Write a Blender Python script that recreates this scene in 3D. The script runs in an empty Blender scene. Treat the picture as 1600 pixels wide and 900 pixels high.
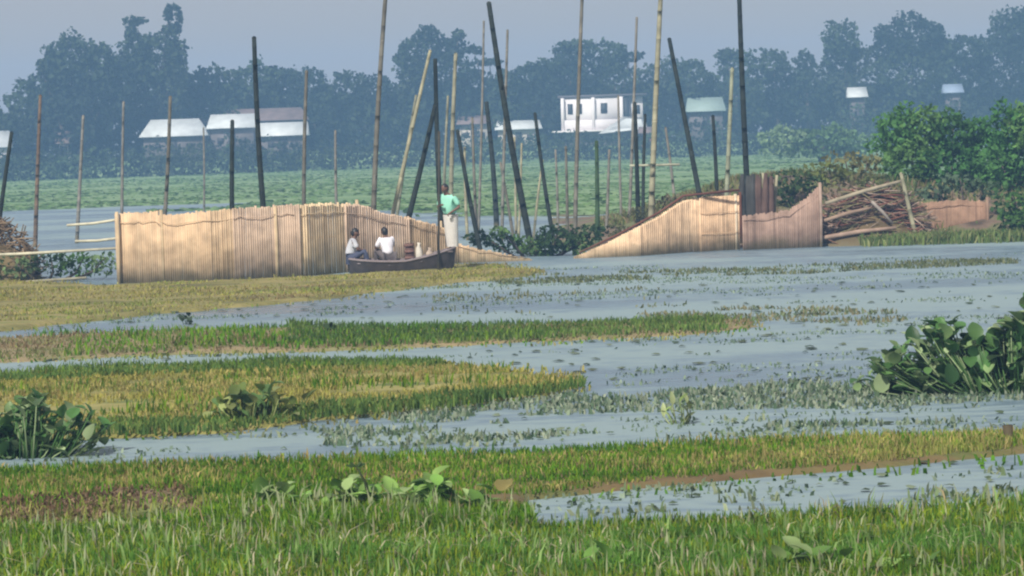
import bpy, bmesh, math, random
import numpy as np
from mathutils import Vector, Matrix, noise as mn

# ------------------------------------------------------------------ camera, world, sun, exposure
S = bpy.context.scene
C = S.collection
F = 4000.0; CH = 3.4; PITCH = math.atan(235.0/F); ROLL = math.radians(1.8)
cam = bpy.data.cameras.new('camera'); camo = bpy.data.objects.new('camera', cam); C.objects.link(camo)
cam.sensor_width = 36.0; cam.lens = F/1600*36.0; cam.clip_end = 6000; cam.clip_start = 0.2
R = (Matrix.Rotation(math.pi/2-PITCH, 3, 'X') @ Matrix.Rotation(-ROLL, 3, 'Z'))
camo.matrix_world = Matrix.Translation((0,0,CH)) @ R.to_4x4()
S.camera = camo
S.view_settings.view_transform = 'Standard'; S.view_settings.look = 'None'
S.view_settings.exposure = 0.30; S.view_settings.gamma = 1.0
S.cycles.filter_width = 2.2
S.cycles.volume_bounces = 1

SUN_EL, SUN_AZ = math.radians(42), math.radians(205)     # azimuth from +Y clockwise: behind the camera, a little left
W = bpy.data.worlds.new('World'); S.world = W; W.use_nodes = True
nt = W.node_tree; nt.nodes.clear()
sky = nt.nodes.new('ShaderNodeTexSky'); sky.sky_type = 'NISHITA'; sky.sun_disc = False
sky.sun_elevation = SUN_EL; sky.sun_rotation = SUN_AZ
sky.air_density = 1.0; sky.dust_density = 2.5; sky.ozone_density = 2.0
hz = nt.nodes.new('ShaderNodeMix'); hz.data_type = 'RGBA'; hz.inputs[0].default_value = 0.8
hz.inputs[7].default_value = (4.1, 3.7, 3.6, 1)          # even overcast veil over the blue
bg = nt.nodes.new('ShaderNodeBackground'); bg.inputs['Strength'].default_value = 0.1
wo = nt.nodes.new('ShaderNodeOutputWorld')
nt.links.new(sky.outputs[0], hz.inputs[6]); nt.links.new(hz.outputs[2], bg.inputs[0]); nt.links.new(bg.outputs[0], wo.inputs[0])
sl = bpy.data.lights.new('sun', 'SUN'); sl.energy = 4.0; sl.angle = math.radians(3); sl.color = (1, .95, .87)
so = bpy.data.objects.new('sun', sl); C.objects.link(so)
sd = Vector((math.sin(SUN_AZ)*math.cos(SUN_EL), math.cos(SUN_AZ)*math.cos(SUN_EL), math.sin(SUN_EL)))
so.rotation_euler = sd.to_track_quat('Z', 'Y').to_euler()

# ------------------------------------------------------------------ helpers
rng = np.random.default_rng(7); random.seed(7)
def ray(px, py): return R @ Vector(((px-800)/F, (450-py)/F, -1.0))
def G(px, py, z=0.0):
    d = ray(px, py); t = (z-CH)/d.z; return Vector((d.x*t, d.y*t, z))
def P(px, py, Y):
    d = ray(px, py); t = Y/d.y; return Vector((d.x*t, Y, CH+d.z*t))
def tag(o, label=None, cat=None, group=None, kind=None):
    if label: o['label'] = label
    if cat: o['category'] = cat
    if group: o['group'] = group
    if kind: o['kind'] = kind
    return o
def empty(name, loc, label, cat, group=None):
    o = bpy.data.objects.new(name, None); C.objects.link(o); o.location = loc; return tag(o, label, cat, group)
def link(name, me, m, parent=None):
    o = bpy.data.objects.new(name, me); C.objects.link(o)
    if m and not me.materials: me.materials.append(m)
    if parent:
        o.parent = parent; o.matrix_parent_inverse = Matrix.Translation(-parent.location) if False else Matrix()
        o.location = -Vector(parent.location)      # mesh is written in world coordinates
    return o
def npmesh(name, V, Fq, Ft=None, col=None, smooth=False):
    V = np.asarray(V, np.float32).reshape(-1, 3)
    Fq = np.asarray(Fq, np.int32).reshape(-1, 4) if Fq is not None and len(Fq) else np.zeros((0,4), np.int32)
    Ft = np.asarray(Ft, np.int32).reshape(-1, 3) if Ft is not None and len(Ft) else np.zeros((0,3), np.int32)
    me = bpy.data.meshes.new(name)
    me.vertices.add(len(V)); me.vertices.foreach_set('co', V.ravel())
    li = np.concatenate([Fq.ravel(), Ft.ravel()]); me.loops.add(len(li)); me.loops.foreach_set('vertex_index', li)
    nf = len(Fq)+len(Ft); me.polygons.add(nf)
    st = np.concatenate([np.arange(len(Fq))*4, len(Fq)*4+np.arange(len(Ft))*3]).astype(np.int32)
    me.polygons.foreach_set('loop_start', st)
    me.update(calc_edges=True)
    if col is not None:
        a = me.color_attributes.new('Col', 'FLOAT_COLOR', 'POINT')
        cc = np.ones((len(V), 4), np.float32); cc[:, :3] = col; a.data.foreach_set('color', cc.ravel())
    if smooth: me.polygons.foreach_set('use_smooth', np.ones(nf, bool))
    me.validate(); me.update()
    return me
def vnoise(x, y, s, seed=0):
    x = np.asarray(x)/s+seed*17.3; y = np.asarray(y)/s+seed*9.1
    xi = np.floor(x).astype(np.int64); yi = np.floor(y).astype(np.int64); fx = x-xi; fy = y-yi
    fx = fx*fx*(3-2*fx); fy = fy*fy*(3-2*fy)
    def h(a, b):
        n = (a*374761393+b*668265263+seed*1442695041) & 0x7fffffff
        n = (n ^ (n >> 13))*1274126177 & 0x7fffffff
        return ((n ^ (n >> 16)) & 0xffff)/65535.0
    return (h(xi,yi)*(1-fx)+h(xi+1,yi)*fx)*(1-fy)+(h(xi,yi+1)*(1-fx)+h(xi+1,yi+1)*fx)*fy
def fbm(x, y, s, seed=0): return (vnoise(x,y,s,seed)+.5*vnoise(x,y,s*.47,seed+1)+.25*vnoise(x,y,s*.21,seed+2))/1.75
def sdist(X, Y, poly):
    X = np.asarray(X); Y = np.asarray(Y); ins = np.zeros(X.shape, bool); d = np.full(X.shape, 1e9)
    n = len(poly)
    for i in range(n):
        x0, y0 = poly[i]; x1, y1 = poly[(i+1) % n]
        dx, dy = x1-x0, y1-y0; L = dx*dx+dy*dy+1e-12
        t = np.clip(((X-x0)*dx+(Y-y0)*dy)/L, 0, 1)
        d = np.minimum(d, np.hypot(X-x0-t*dx, Y-y0-t*dy))
        c = ((y0 > Y) != (y1 > Y)) & (X < (x1-x0)*(Y-y0)/(y1-y0+1e-12)+x0)
        ins ^= c
    return np.where(ins, d, -d)

# ------------------------------------------------------------------ materials
def newmat(name):
    m = bpy.data.materials.new(name); m.use_nodes = True; t = m.node_tree
    return m, t, t.nodes['Principled BSDF']
def ramp(t, stops):
    r = t.nodes.new('ShaderNodeValToRGB'); e = r.color_ramp.elements
    e[0].position, e[0].color = stops[0][0], (*stops[0][1], 1)
    e[1].position, e[1].color = stops[-1][0], (*stops[-1][1], 1)
    for p, c in stops[1:-1]: k = e.new(p); k.color = (*c, 1)
    return r
def nmat(name, stops, scale, rough=.8, stretch=(1,1,1), bump=0.0, detail=4, bscale=None, dist=.05):
    m, t, b = newmat(name)
    tc = t.nodes.new('ShaderNodeTexCoord'); mp = t.nodes.new('ShaderNodeMapping'); mp.inputs['Scale'].default_value = stretch
    n = t.nodes.new('ShaderNodeTexNoise'); n.inputs['Scale'].default_value = scale; n.inputs['Detail'].default_value = detail
    r = ramp(t, stops)
    t.links.new(tc.outputs['Object'], mp.inputs[0]); t.links.new(mp.outputs[0], n.inputs[0]); t.links.new(n.outputs[0], r.inputs[0])
    t.links.new(r.outputs[0], b.inputs['Base Color']); b.inputs['Roughness'].default_value = rough
    if bump:
        n2 = t.nodes.new('ShaderNodeTexNoise'); n2.inputs['Scale'].default_value = bscale or scale*4
        t.links.new(mp.outputs[0], n2.inputs[0])
        bp = t.nodes.new('ShaderNodeBump'); bp.inputs['Strength'].default_value = bump; bp.inputs['Distance'].default_value = dist
        t.links.new(n2.outputs[0], bp.inputs['Height']); t.links.new(bp.outputs[0], b.inputs['Normal'])
    return m
def vmat(name, rough=.75, mul=1.0, trans=0.0):          # colour attribute times a little noise
    m, t, b = newmat(name)
    a = t.nodes.new('ShaderNodeAttribute'); a.attribute_name = 'Col'
    n = t.nodes.new('ShaderNodeTexNoise'); n.inputs['Scale'].default_value = 3.0
    tc = t.nodes.new('ShaderNodeTexCoord'); t.links.new(tc.outputs['Object'], n.inputs[0])
    r = ramp(t, [(.3, (.75*mul,)*3), (.7, (1.2*mul,)*3)])
    mx = t.nodes.new('ShaderNodeMix'); mx.data_type = 'RGBA'; mx.blend_type = 'MULTIPLY'; mx.inputs[0].default_value = 1
    t.links.new(n.outputs[0], r.inputs[0]); t.links.new(a.outputs[0], mx.inputs[6]); t.links.new(r.outputs[0], mx.inputs[7])
    t.links.new(mx.outputs[2], b.inputs['Base Color']); b.inputs['Roughness'].default_value = rough
    b.inputs['Specular IOR Level'].default_value = .15
    if trans:
        tr = t.nodes.new('ShaderNodeBsdfTranslucent'); t.links.new(mx.outputs[2], tr.inputs[0])
        ms = t.nodes.new('ShaderNodeMixShader'); ms.inputs[0].default_value = trans
        o = t.nodes['Material Output']
        t.links.new(b.outputs[0], ms.inputs[1]); t.links.new(tr.outputs[0], ms.inputs[2]); t.links.new(ms.outputs[0], o.inputs[0])
    return m
M_leaf = vmat('foliage', .7, 1.0, .25)
M_blade = vmat('grass_blades', .65, 1.0, .3)
M_slat = vmat('bamboo_slats', .8)
def waterstain(m):                                       # silt stain left by the pond on the lowest hand's breadth
    t = m.node_tree; b = t.nodes['Principled BSDF']; src = b.inputs['Base Color'].links[0].from_socket
    g = t.nodes.new('ShaderNodeNewGeometry'); sp = t.nodes.new('ShaderNodeSeparateXYZ'); t.links.new(g.outputs['Position'], sp.inputs[0])
    n = t.nodes.new('ShaderNodeTexNoise'); n.inputs['Scale'].default_value = 2.2; n.inputs['Detail'].default_value = 5; t.links.new(g.outputs['Position'], n.inputs[0])
    a = t.nodes.new('ShaderNodeMath'); a.operation = 'MULTIPLY_ADD'; a.inputs[1].default_value = -.7; t.links.new(n.outputs[0], a.inputs[0]); t.links.new(sp.outputs[2], a.inputs[2])
    mr = t.nodes.new('ShaderNodeMapRange'); mr.inputs[1].default_value = -.32; mr.inputs[2].default_value = .02; mr.inputs[3].default_value = .75; mr.inputs[4].default_value = 0; t.links.new(a.outputs[0], mr.inputs[0])
    mx = t.nodes.new('ShaderNodeMix'); mx.data_type = 'RGBA'; t.links.new(mr.outputs[0], mx.inputs[0]); t.links.new(src, mx.inputs[6]); mx.inputs[7].default_value = (.16,.14,.08,1)
    t.links.new(mx.outputs[2], b.inputs['Base Color'])
waterstain(M_slat)
M_bark = nmat('bark', [(.3, (.05,.04,.03)), (.7, (.12,.1,.08))], 3, .9)
M_earth = nmat('earth', [(.3, (.07,.05,.03)), (.5, (.16,.11,.07)), (.7, (.12,.13,.04))], 1.2, .95, bump=.6)
def flat(name, c, rough=.7, var=.15, scale=8, metal=0):
    m = nmat(name, [(.3, tuple(x*(1-var) for x in c)), (.7, tuple(min(1, x*(1+var)) for x in c))], scale, rough)
    m.node_tree.nodes['Principled BSDF'].inputs['Metallic'].default_value = metal
    return m

# ------------------------------------------------------------------ haze
def boxmesh(name, x0, x1, y0, y1, z0, z1):
    V = [(x,y,z) for z in (z0,z1) for y in (y0,y1) for x in (x0,x1)]
    return npmesh(name, V, [(0,2,3,1),(4,5,7,6),(0,1,5,4),(2,6,7,3),(0,4,6,2),(1,3,7,5)])
hm = bpy.data.materials.new('haze_air'); hm.use_nodes = True; t = hm.node_tree; t.nodes.clear()
pv = t.nodes.new('ShaderNodeVolumePrincipled'); pv.inputs['Density'].default_value = 0.0013
pv.inputs['Color'].default_value = (.34, .60, 1.0, 1); pv.inputs['Anisotropy'].default_value = 0.0
mo = t.nodes.new('ShaderNodeOutputMaterial'); t.links.new(pv.outputs[0], mo.inputs['Volume'])
tag(link('haze', boxmesh('haze', -900, 900, -60, 650, -1.6, 25.5), hm), kind='stuff')

# ------------------------------------------------------------------ water and ground
wm, t, b = newmat('pond_water')
tc = t.nodes.new('ShaderNodeTexCoord'); mp = t.nodes.new('ShaderNodeMapping'); mp.inputs['Scale'].default_value = (.35, 1, 1)
t.links.new(tc.outputs['Object'], mp.inputs[0])
n1 = t.nodes.new('ShaderNodeTexNoise'); n1.inputs['Scale'].default_value = .16; n1.inputs['Detail'].default_value = 6; n1.inputs['Roughness'].default_value = .65
n3 = t.nodes.new('ShaderNodeTexNoise'); n3.inputs['Scale'].default_value = 5; n3.inputs['Detail'].default_value = 6
t.links.new(mp.outputs[0], n1.inputs[0]); t.links.new(mp.outputs[0], n3.inputs[0])
ma = t.nodes.new('ShaderNodeMath'); ma.operation = 'MULTIPLY_ADD'; ma.inputs[1].default_value = .45
t.links.new(n3.outputs[0], ma.inputs[0]); t.links.new(n1.outputs[0], ma.inputs[2])
r1 = ramp(t, [(.50, (.075,.12,.165)), (.60, (.13,.19,.235)), (.70, (.17,.24,.285)), (.78, (.24,.32,.33))])
t.links.new(ma.outputs[0], r1.inputs[0]); t.links.new(r1.outputs[0], b.inputs['Base Color'])
r2 = ramp(t, [(.55, (.22,)*3), (.78, (.6,)*3)]); t.links.new(ma.outputs[0], r2.inputs[0]); t.links.new(r2.outputs[0], b.inputs['Roughness'])
b.inputs['IOR'].default_value = 1.33
n2 = t.nodes.new('ShaderNodeTexNoise'); n2.inputs['Scale'].default_value = 3.0; n2.inputs['Detail'].default_value = 3
t.links.new(mp.outputs[0], n2.inputs[0])
bp = t.nodes.new('ShaderNodeBump'); bp.inputs['Strength'].default_value = .35; bp.inputs['Distance'].default_value = .03
t.links.new(n2.outputs[0], bp.inputs['Height']); t.links.new(bp.outputs[0], b.inputs['Normal'])
tag(link('water', npmesh('water', [(-880,-50,0),(880,-50,0),(880,630,0),(-880,630,0)], [(0,1,2,3)]), wm), kind='structure')
tag(link('ground', npmesh('ground', [(-880,-50,-1),(880,-50,-1),(880,630,-1),(-880,630,-1)], [(0,1,2,3)]), M_earth), kind='structure')

MATS = []      # (world polygon, height, noise seed): where a bank's surface lies
def weedmat_material(name, stops, scale=.9):
    return nmat(name, stops, scale, .95, (.5,1,1), bump=.8, detail=8, bscale=6, dist=.08)
def bank(name, pix, top, m, step=(.12,.12), jit=.3, soft=.25, seed=1, rough=.05, prof=None):
    poly = [(p.x, p.y) for p in (G(x, y) for x, y in pix)]
    xs = [p[0] for p in poly]; ys = [p[1] for p in poly]
    X, Y = np.meshgrid(np.arange(min(xs)-.5, max(xs)+.5, step[0]), np.arange(min(ys)-.5, max(ys)+.5, step[1]))
    d = sdist(X, Y, poly)+(fbm(X*.6, Y, 1.0, seed)-.5)*2*jit*np.clip(Y/40, .5, 3)
    z = -.05+(top+.05)*np.clip(d/soft+.3, 0, 1)**.6+(fbm(X, Y, .5, seed+5)-.5)*rough*np.clip(d/soft, 0, 1)
    if prof is not None: z = z+prof(X, Y, d)
    z = np.where(d < -soft, -.3, z)
    ny, nx = X.shape; idx = np.arange(nx*ny).reshape(ny, nx)
    q = np.stack([idx[:-1,:-1], idx[:-1,1:], idx[1:,1:], idx[1:,:-1]], -1).reshape(-1, 4)
    zf = z.ravel(); keep = (zf[q].max(1) > -.29); q = q[keep]
    used = np.unique(q); rm = np.zeros(nx*ny, int); rm[used] = np.arange(len(used))
    V = np.stack([X.ravel(), Y.ravel(), zf], 1)[used]
    o = link(name, npmesh(name, V, rm[q], smooth=True), m); tag(o, kind='structure')
    return poly
def inside(poly, n, seed=1, edge=0.0, jit=.3):
    xs = [p[0] for p in poly]; ys = [p[1] for p in poly]
    x = rng.uniform(min(xs), max(xs), n*2); y = rng.uniform(min(ys), max(ys), n*2)
    d = sdist(x, y, poly)+(fbm(x*.6, y, 1.0, seed)-.5)*2*jit*np.clip(y/40, .5, 3)
    k = d > edge
    return x[k][:n], y[k][:n], d[k][:n]
def blades(x, y, z, h, w, col, lean=.35, bend=.4):
    n = len(x); a = rng.uniform(0, 2*math.pi, n); l = np.abs(rng.normal(0, lean, n))*h
    fa = rng.uniform(-1.1, 1.1, n); wx, wy = np.cos(fa)*w/2, np.sin(fa)*w/2
    dx, dy = np.cos(a)*l, np.sin(a)*l
    b0 = np.stack([x, y, z], 1); wv = np.stack([wx, wy, 0*x], 1)
    mid = b0+np.stack([dx*.35, dy*.35, h*.6], 1); tip = b0+np.stack([dx, dy, h*(1-bend*np.minimum(1, l/h))], 1)
    V = np.stack([b0-wv, b0+wv, mid+wv*.8, mid-wv*.8, tip], 1).reshape(-1, 3)
    i = np.arange(n)[:, None]*5
    return V, i+np.array([[0,1,2,3]]), i+np.array([[3,2,4]]), np.repeat(col, 5, 0)
def grass(name, x, y, z, h, w, col, lean=.35, bend=.4):
    V, q, t3, c = blades(x, y, z, h, w, col, lean, bend)
    return tag(link(name, npmesh(name, V, q, t3, c), M_blade), kind='stuff')
def pick(cols, n, wts=None, v=.2):
    c = np.array(cols)[rng.choice(len(cols), n, p=wts)]
    return c*(1+rng.uniform(-v, v, (n, 1)))
def patchy(x, y, cols, m, seed):                           # neighbouring blades share a colour, as patches of one weed do
    k = fbm(x*.3, y*1.1, 1.3, seed+70)*1.8-.4+rng.normal(0, .16, m)
    c = np.array(cols)[np.clip((k*len(cols)).astype(int), 0, len(cols)-1)]
    return c*(1+rng.uniform(-.2,.2,(m,1)))
GREENS = [(.09,.22,.012),(.16,.27,.015),(.06,.15,.01),(.22,.29,.02),(.10,.23,.03)]
OCHRE = [(.36,.33,.08),(.28,.28,.06),(.42,.36,.12),(.20,.23,.05),(.34,.27,.09)]
OLIVE = [(.25,.28,.06),(.20,.26,.05),(.30,.30,.08),(.34,.29,.11)]

m_front = weedmat_material('green_turf', [(.3, (.06,.04,.02)), (.5, (.15,.105,.045)), (.7, (.10,.13,.03))], 1.6)
m_olive = weedmat_material('olive_weeds', [(.3, (.10,.09,.03)), (.45, (.17,.16,.045)), (.6, (.26,.22,.08)), (.72, (.15,.17,.04))])
m_ochre = weedmat_material('ochre_weeds', [(.3, (.10,.10,.03)), (.48, (.20,.19,.05)), (.62, (.30,.27,.09)), (.75, (.12,.15,.04))])
m_pinkish = weedmat_material('brown_weeds', [(.3, (.13,.15,.05)), (.5, (.26,.20,.11)), (.7, (.17,.19,.07))])
m_mud = weedmat_material('brown_mud', [(.35, (.10,.065,.035)), (.5, (.22,.15,.09)), (.65, (.13,.15,.05))], 1.6)
m_far = weedmat_material('far_green', [(.3, (.12,.21,.08)), (.5, (.17,.27,.11)), (.7, (.22,.31,.15))], .12)

def zin_(x, y): return np.full(len(x), .03)
# front turf, one sheet with the yellow strip, a water inlet on the right
p1 = bank('near_bank', [(-350,1100),(-350,750),(0,742),(160,737),(530,730),(800,714),(1100,702),(1400,690),(1600,681),(1950,668),
     (1950,690),(1600,708),(1400,730),(1200,746),(1000,764),(820,782),(840,830),(1000,824),(1300,814),(1600,802),(1950,790),(1950,1100)],
     .06, m_front, (.07,.07), .12, .12, 3, .05)
p1b = [(G(x,y).x, G(x,y).y) for x, y in [(-350,745),(0,742),(160,737),(530,730),(800,714),(1100,702),(1400,690),(1600,681),(1950,668),(1950,690),(1600,706),(1400,728),(1200,744),(1000,762),(830,782),(560,795),(300,800),(-350,815)]]
p2 = bank('mud_patch', [(-200,800),(0,803),(60,790),(110,793),(160,776),(230,780),(275,772),(300,792),(325,800),(280,812),(200,814),(150,828),(60,826),(0,838),(-200,845)], .10, m_mud, (.05,.05), .28, .12, 4, .1)
p3 = bank('middle_bank', [(-350,615),(0,596),(200,584),(500,573),(690,570),(800,588),(905,596),(925,606),(870,618),(700,640),(500,656),(350,680),(150,687),(0,695),(-350,705)], .07, m_ochre, (.1,.1), .4, .12, 5, .06)
p4 = bank('thin_bank', [(-350,545),(0,531),(200,523),(450,514),(600,520),(900,511),(1080,504),(1200,510),(1080,522),(900,532),(600,546),(300,553),(0,566),(-350,580)], .06, m_pinkish, (.14,.14), .35, .2, 6, .06)
p5 = bank('far_bank', [(-350,432),(0,440),(185,448),(500,434),(720,416),(780,418),(850,424),(830,432),(700,444),(580,459),(430,474),(250,491),(0,518),(-350,545)], .07, m_olive, (.16,.16), .35, .2, 7, .08)

def scatter(name, poly, n, seed, jit, hr, wr, cols, wts=None, lean=.4, z=.055, edge=0.0, patch=None, excl=None):
    x, y, d = inside(poly, n, seed, edge, jit)
    if excl: k = sdist(x, y, excl)+(fbm(x*.6, y, 1.0, 4)-.5)*.5 < rng.normal(0, .12, len(x)); x, y = x[k], y[k]
    if patch: k = fbm(x*.5, y, patch[0], seed+9) > patch[1]; x, y = x[k], y[k]
    m = len(x); f = (.5+1.15*fbm(x*.6, y*1.3, .9, seed+3)**1.3); tone = .72+.56*fbm(x*.35, y*1.2, 1.6, seed+50)
    return grass(name, x, y, np.full(m, z), rng.uniform(*hr, m)*f, rng.uniform(*wr, m), patchy(x, y, cols, m, seed)*tone[:,None], lean)
poly_turf = [(G(x,y).x, G(x,y).y) for x, y in [(-350,1050),(-350,835),(0,838),(300,822),(400,798),(560,800),(820,808),(850,836),(1000,828),(1300,818),(1600,806),(1950,796),(1950,1050)]]
scatter('grass', poly_turf, 120000, 3, .12, (.05,.18), (.007,.018), GREENS, None, .45, excl=p2)
scatter('grass', poly_turf, 3500, 3, .12, (.12,.30), (.012,.026), [(.28,.36,.16),(.36,.40,.22),(.22,.34,.10)], None, .35)
scatter('grass', p2, 700, 4, .28, (.06,.16), (.01,.02), GREENS[:3]+OLIVE, None, .6, .1, edge=-.2)
scatter('grass', poly_turf, 2600, 3, .12, (.12,.26), (.008,.018), [(.42,.36,.20),(.34,.27,.14),(.5,.46,.3)], None, 1.3)
scatter('grass', p1b, 34000, 3, .12, (.04,.12), (.007,.018), OLIVE+GREENS[:3], None, .5, excl=p2)
scatter('grass', p1b, 5000, 3, .12, (.05,.14), (.010,.03), OCHRE, None, .7, patch=(.7,.55))
scatter('grass', p2, 2600, 4, .28, (.03,.08), (.01,.035), [(.20,.13,.07),(.12,.08,.045),(.30,.22,.13),(.18,.20,.05),(.16,.10,.06)], None, 1.6, .1)
scatter('grass', p3, 30000, 5, .25, (.03,.12), (.010,.026), OCHRE, None, .9, patch=(.8,.36))
scatter('grass', p3, 6000, 5, .25, (.08,.2), (.012,.03), GREENS[:3]+OLIVE[:2], None, .5, patch=(.9,.5))
scatter('grass', p4, 8000, 6, .35, (.03,.10), (.015,.04), [(.26,.2,.11),(.2,.2,.08),(.14,.18,.05)], None, .6)
scatter('grass', p4, 4000, 6, .35, (.08,.2), (.015,.04), GREENS[:3], None, .5, patch=(2.0,.5))
scatter('grass', p5, 30000, 7, .35, (.03,.11), (.015,.035), OLIVE+OCHRE[:2]+[(.30,.22,.10)], None, .9, patch=(1.8,.40))
for pp, n, cs, sd_ in ((p3, 3500, OCHRE+GREENS[:2], 5), (p4, 4500, OLIVE+GREENS[:2], 6), (p5, 5000, OLIVE, 7), (p1b, 1500, GREENS, 3)):   # stragglers thinning into the water
    scatter('grass', pp, n, sd_, 1.1, (.04,.12), (.015,.045), cs, None, .9, z=0.0, edge=-.7)
# strips of fresh green along the waterline of the middle bank
for q, n in (([(-350,612),(0,594),(200,582),(500,571),(700,568),(700,580),(500,582),(200,594),(0,606),(-350,620)], 5000),
             ([(130,690),(350,683),(500,660),(700,645),(925,612),(925,604),(700,630),(500,644),(350,660),(130,670)], 5000),
             ([(450,512),(600,517),(900,510),(1130,505),(1130,522),(900,532),(600,545),(450,545)], 5000)):
    scatter('grass', [(G(x,y).x, G(x,y).y) for x, y in q], n, 5, .2, (.08,.18), (.012,.035), [(.10,.18,.04),(.15,.23,.05),(.08,.15,.035)], None, .5)
# sparse weeds standing in open water
for k, (q, n, cs, e) in enumerate((
    ([(480,660),(700,640),(900,615),(1000,600),(1350,600),(1650,620),(1500,660),(1100,680),(800,690),(520,700)], 9000, [(.22,.28,.18),(.30,.34,.24),(.10,.16,.09)], .48),
    ([(650,455),(800,450),(1000,450),(1100,480),(850,490),(680,490)], 1500, [(.14,.17,.08),(.2,.2,.1)], .6),
    ([(980,485),(1200,480),(1400,488),(1400,512),(1150,515),(1000,512)], 2500, [(.16,.20,.10),(.24,.22,.12)], .52),
    ([(700,432),(1000,425),(1600,402),(1600,412),(1000,438),(800,446)], 5000, [(.12,.15,.07),(.18,.19,.09)], .42),
    ([(830,780),(1600,715),(1600,790),(1100,800),(850,815)], 1500, [(.16,.22,.10),(.26,.30,.18)], .6),
    ([(-100,700),(1600,640),(1600,690),(500,740),(-100,750)], 2500, [(.14,.20,.10),(.26,.30,.18)], .6))):
    x, y, d = inside([(G(a,b_).x, G(a,b_).y) for a, b_ in q], n, 20+k, 0, .4)
    kk = fbm(x*.5, y, .9, 40+k) > e; x, y = x[kk], y[kk]; m = len(x)
    grass('water_weed', x, y, np.full(m, -.01), rng.uniform(.03,.13, m), rng.uniform(.02,.05, m), pick(cs, m), .8)
x = rng.uniform(-20, 20, 110000); y = rng.uniform(23, 66, 110000); k = (np.abs(x) < y*.22) & (fbm(x*.35, y, 1.6, 91) > .52-x*.004) & (fbm(x*.5, y, .5, 95) > .5); x, y = x[k], y[k]; m = len(x)
grass('water_weed', x, y, np.full(m, -.01), rng.uniform(.02,.09, m), rng.uniform(.015,.045, m), pick([(.2,.27,.18),(.28,.35,.25),(.12,.18,.11),(.16,.22,.16)], m), 1.0)
# floating specks and leaves
def floaters(n, pixbox, size, cols):
    px = rng.uniform(pixbox[0], pixbox[1], n); py = rng.uniform(pixbox[2], pixbox[3], n); V = []; q = []; c = []
    for a, b_ in zip(px, py):
        p = G(a, b_); s = random.uniform(*size); an = random.uniform(0, 3.14); i = len(V); col = np.array(random.choice(cols))*random.uniform(.7,1.3)
        for k in range(6):
            th = k*math.pi/3; V.append((p.x+math.cos(th+an)*s*random.uniform(.7,1.5), p.y+math.sin(th+an)*s, .006+random.uniform(0,.03))); c.append(col)
        V.append((p.x, p.y, .04)); c.append(col)
        q += [(i+k, i+(k+1) % 6, i+6) for k in range(6)]
    return tag(link('floating_weed', npmesh('floating_weed', V, None, q, c), M_leaf), kind='stuff')
floaters(420, (-200,1800,440,600), (.03,.10), [(.06,.09,.06),(.10,.13,.08),(.14,.17,.11)])
floaters(300, (-200,1800,600,800), (.02,.06), [(.07,.10,.06),(.12,.17,.09),(.2,.25,.16)])

# far green floating field beyond the stakes, and the village terrain
def farfield():
    V = []; n = 0
    poly = [(-140,150),(-30,145),(-18,150),(0,108),(20,102),(60,100),(140,100),(140,460),(-140,430)]
    xs = np.linspace(-140,140,141); ys = np.geomspace(98, 460, 120)
    X, Y = np.meshgrid(xs, ys); d = sdist(X, Y, poly)+(fbm(X*.3, Y, 14, 12)-.5)*30
    z = np.where(d > 0, .05+fbm(X, Y, 4, 13)*.12, -.2)
    z += 1.9*np.clip((Y-(326+X*.35))/18, 0, 1)
    nx, ny = len(xs), len(ys); idx = np.arange(nx*ny).reshape(ny, nx)
    q = np.stack([idx[:-1,:-1], idx[:-1,1:], idx[1:,1:], idx[1:,:-1]], -1).reshape(-1, 4)
    tag(link('far_field', npmesh('far_field', np.stack([X.ravel(), Y.ravel(), z.ravel()], 1), q, smooth=True), m_far), kind='structure')
    y = rng.uniform(105**.5, 340**.5, 60000)**2; x = rng.uniform(-.28, .28, 60000)*y
    d = sdist(x, y, poly)+(fbm(x*.3, y, 14, 12)-.5)*30; k = (d > -2) & (fbm(x*.3, y, 9, 31) > .42); x, y = x[k], y[k]; m = len(x)
    grass('far_grass', x, y, np.full(m, .05), rng.uniform(.04,.22, m), rng.uniform(.2,.8, m), pick([(.15,.25,.09),(.18,.28,.11),(.22,.31,.15),(.13,.22,.08)], m, None, .1), 1.2)
farfield()

# ------------------------------------------------------------------ foliage builders
def leafcloud(lobes, n, size, cols, shell=.55, squash=.8, flat=0.0):
    """lobes: (cx,cy,cz,rx,ry,rz) world; n leaves shared by surface area"""
    w = np.array([max(l[3]*l[5], .001) for l in lobes]); w /= w.sum()
    Vs, cs = [], []
    for l, k in zip(lobes, (w*n).astype(int)+8):
        u = rng.normal(size=(k, 3)); u /= np.linalg.norm(u, axis=1)[:, None]
        lump = 1+.22*np.sin(u[:,0]*5+l[0])*np.sin(u[:,2]*6+l[2])+.12*np.sin(u[:,0]*13+l[1])*np.sin(u[:,1]*11+u[:,2]*9)
        r = (shell+(1-shell)*rng.uniform(0,1,k)**.6)*lump*(.93+rng.uniform(0, .12, k))
        c = np.array(l[:3])+u*r[:, None]*np.array(l[3:6])
        s = rng.uniform(size[0], size[1], k)
        a = rng.normal(size=(k, 3)); a[:, 2] *= 1-flat*.6; a /= np.linalg.norm(a, axis=1)[:, None]
        b_ = np.cross(a, rng.normal(size=(k, 3))); b_ /= np.linalg.norm(b_, axis=1)[:, None]
        a *= s[:, None]*.5; b_ *= s[:, None]*.5*squash
        Vs.append(np.stack([c-a, c-b_, c+a, c+b_], 1).reshape(-1, 3))
        col = pick(cols, 1, v=.12)[0]*(1+rng.uniform(-.25,.25,(k,1)))
        cs.append(np.repeat(col, 4, 0))
    V = np.concatenate(Vs); return V, np.arange(len(V)).reshape(-1, 4), np.concatenate(cs)
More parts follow.
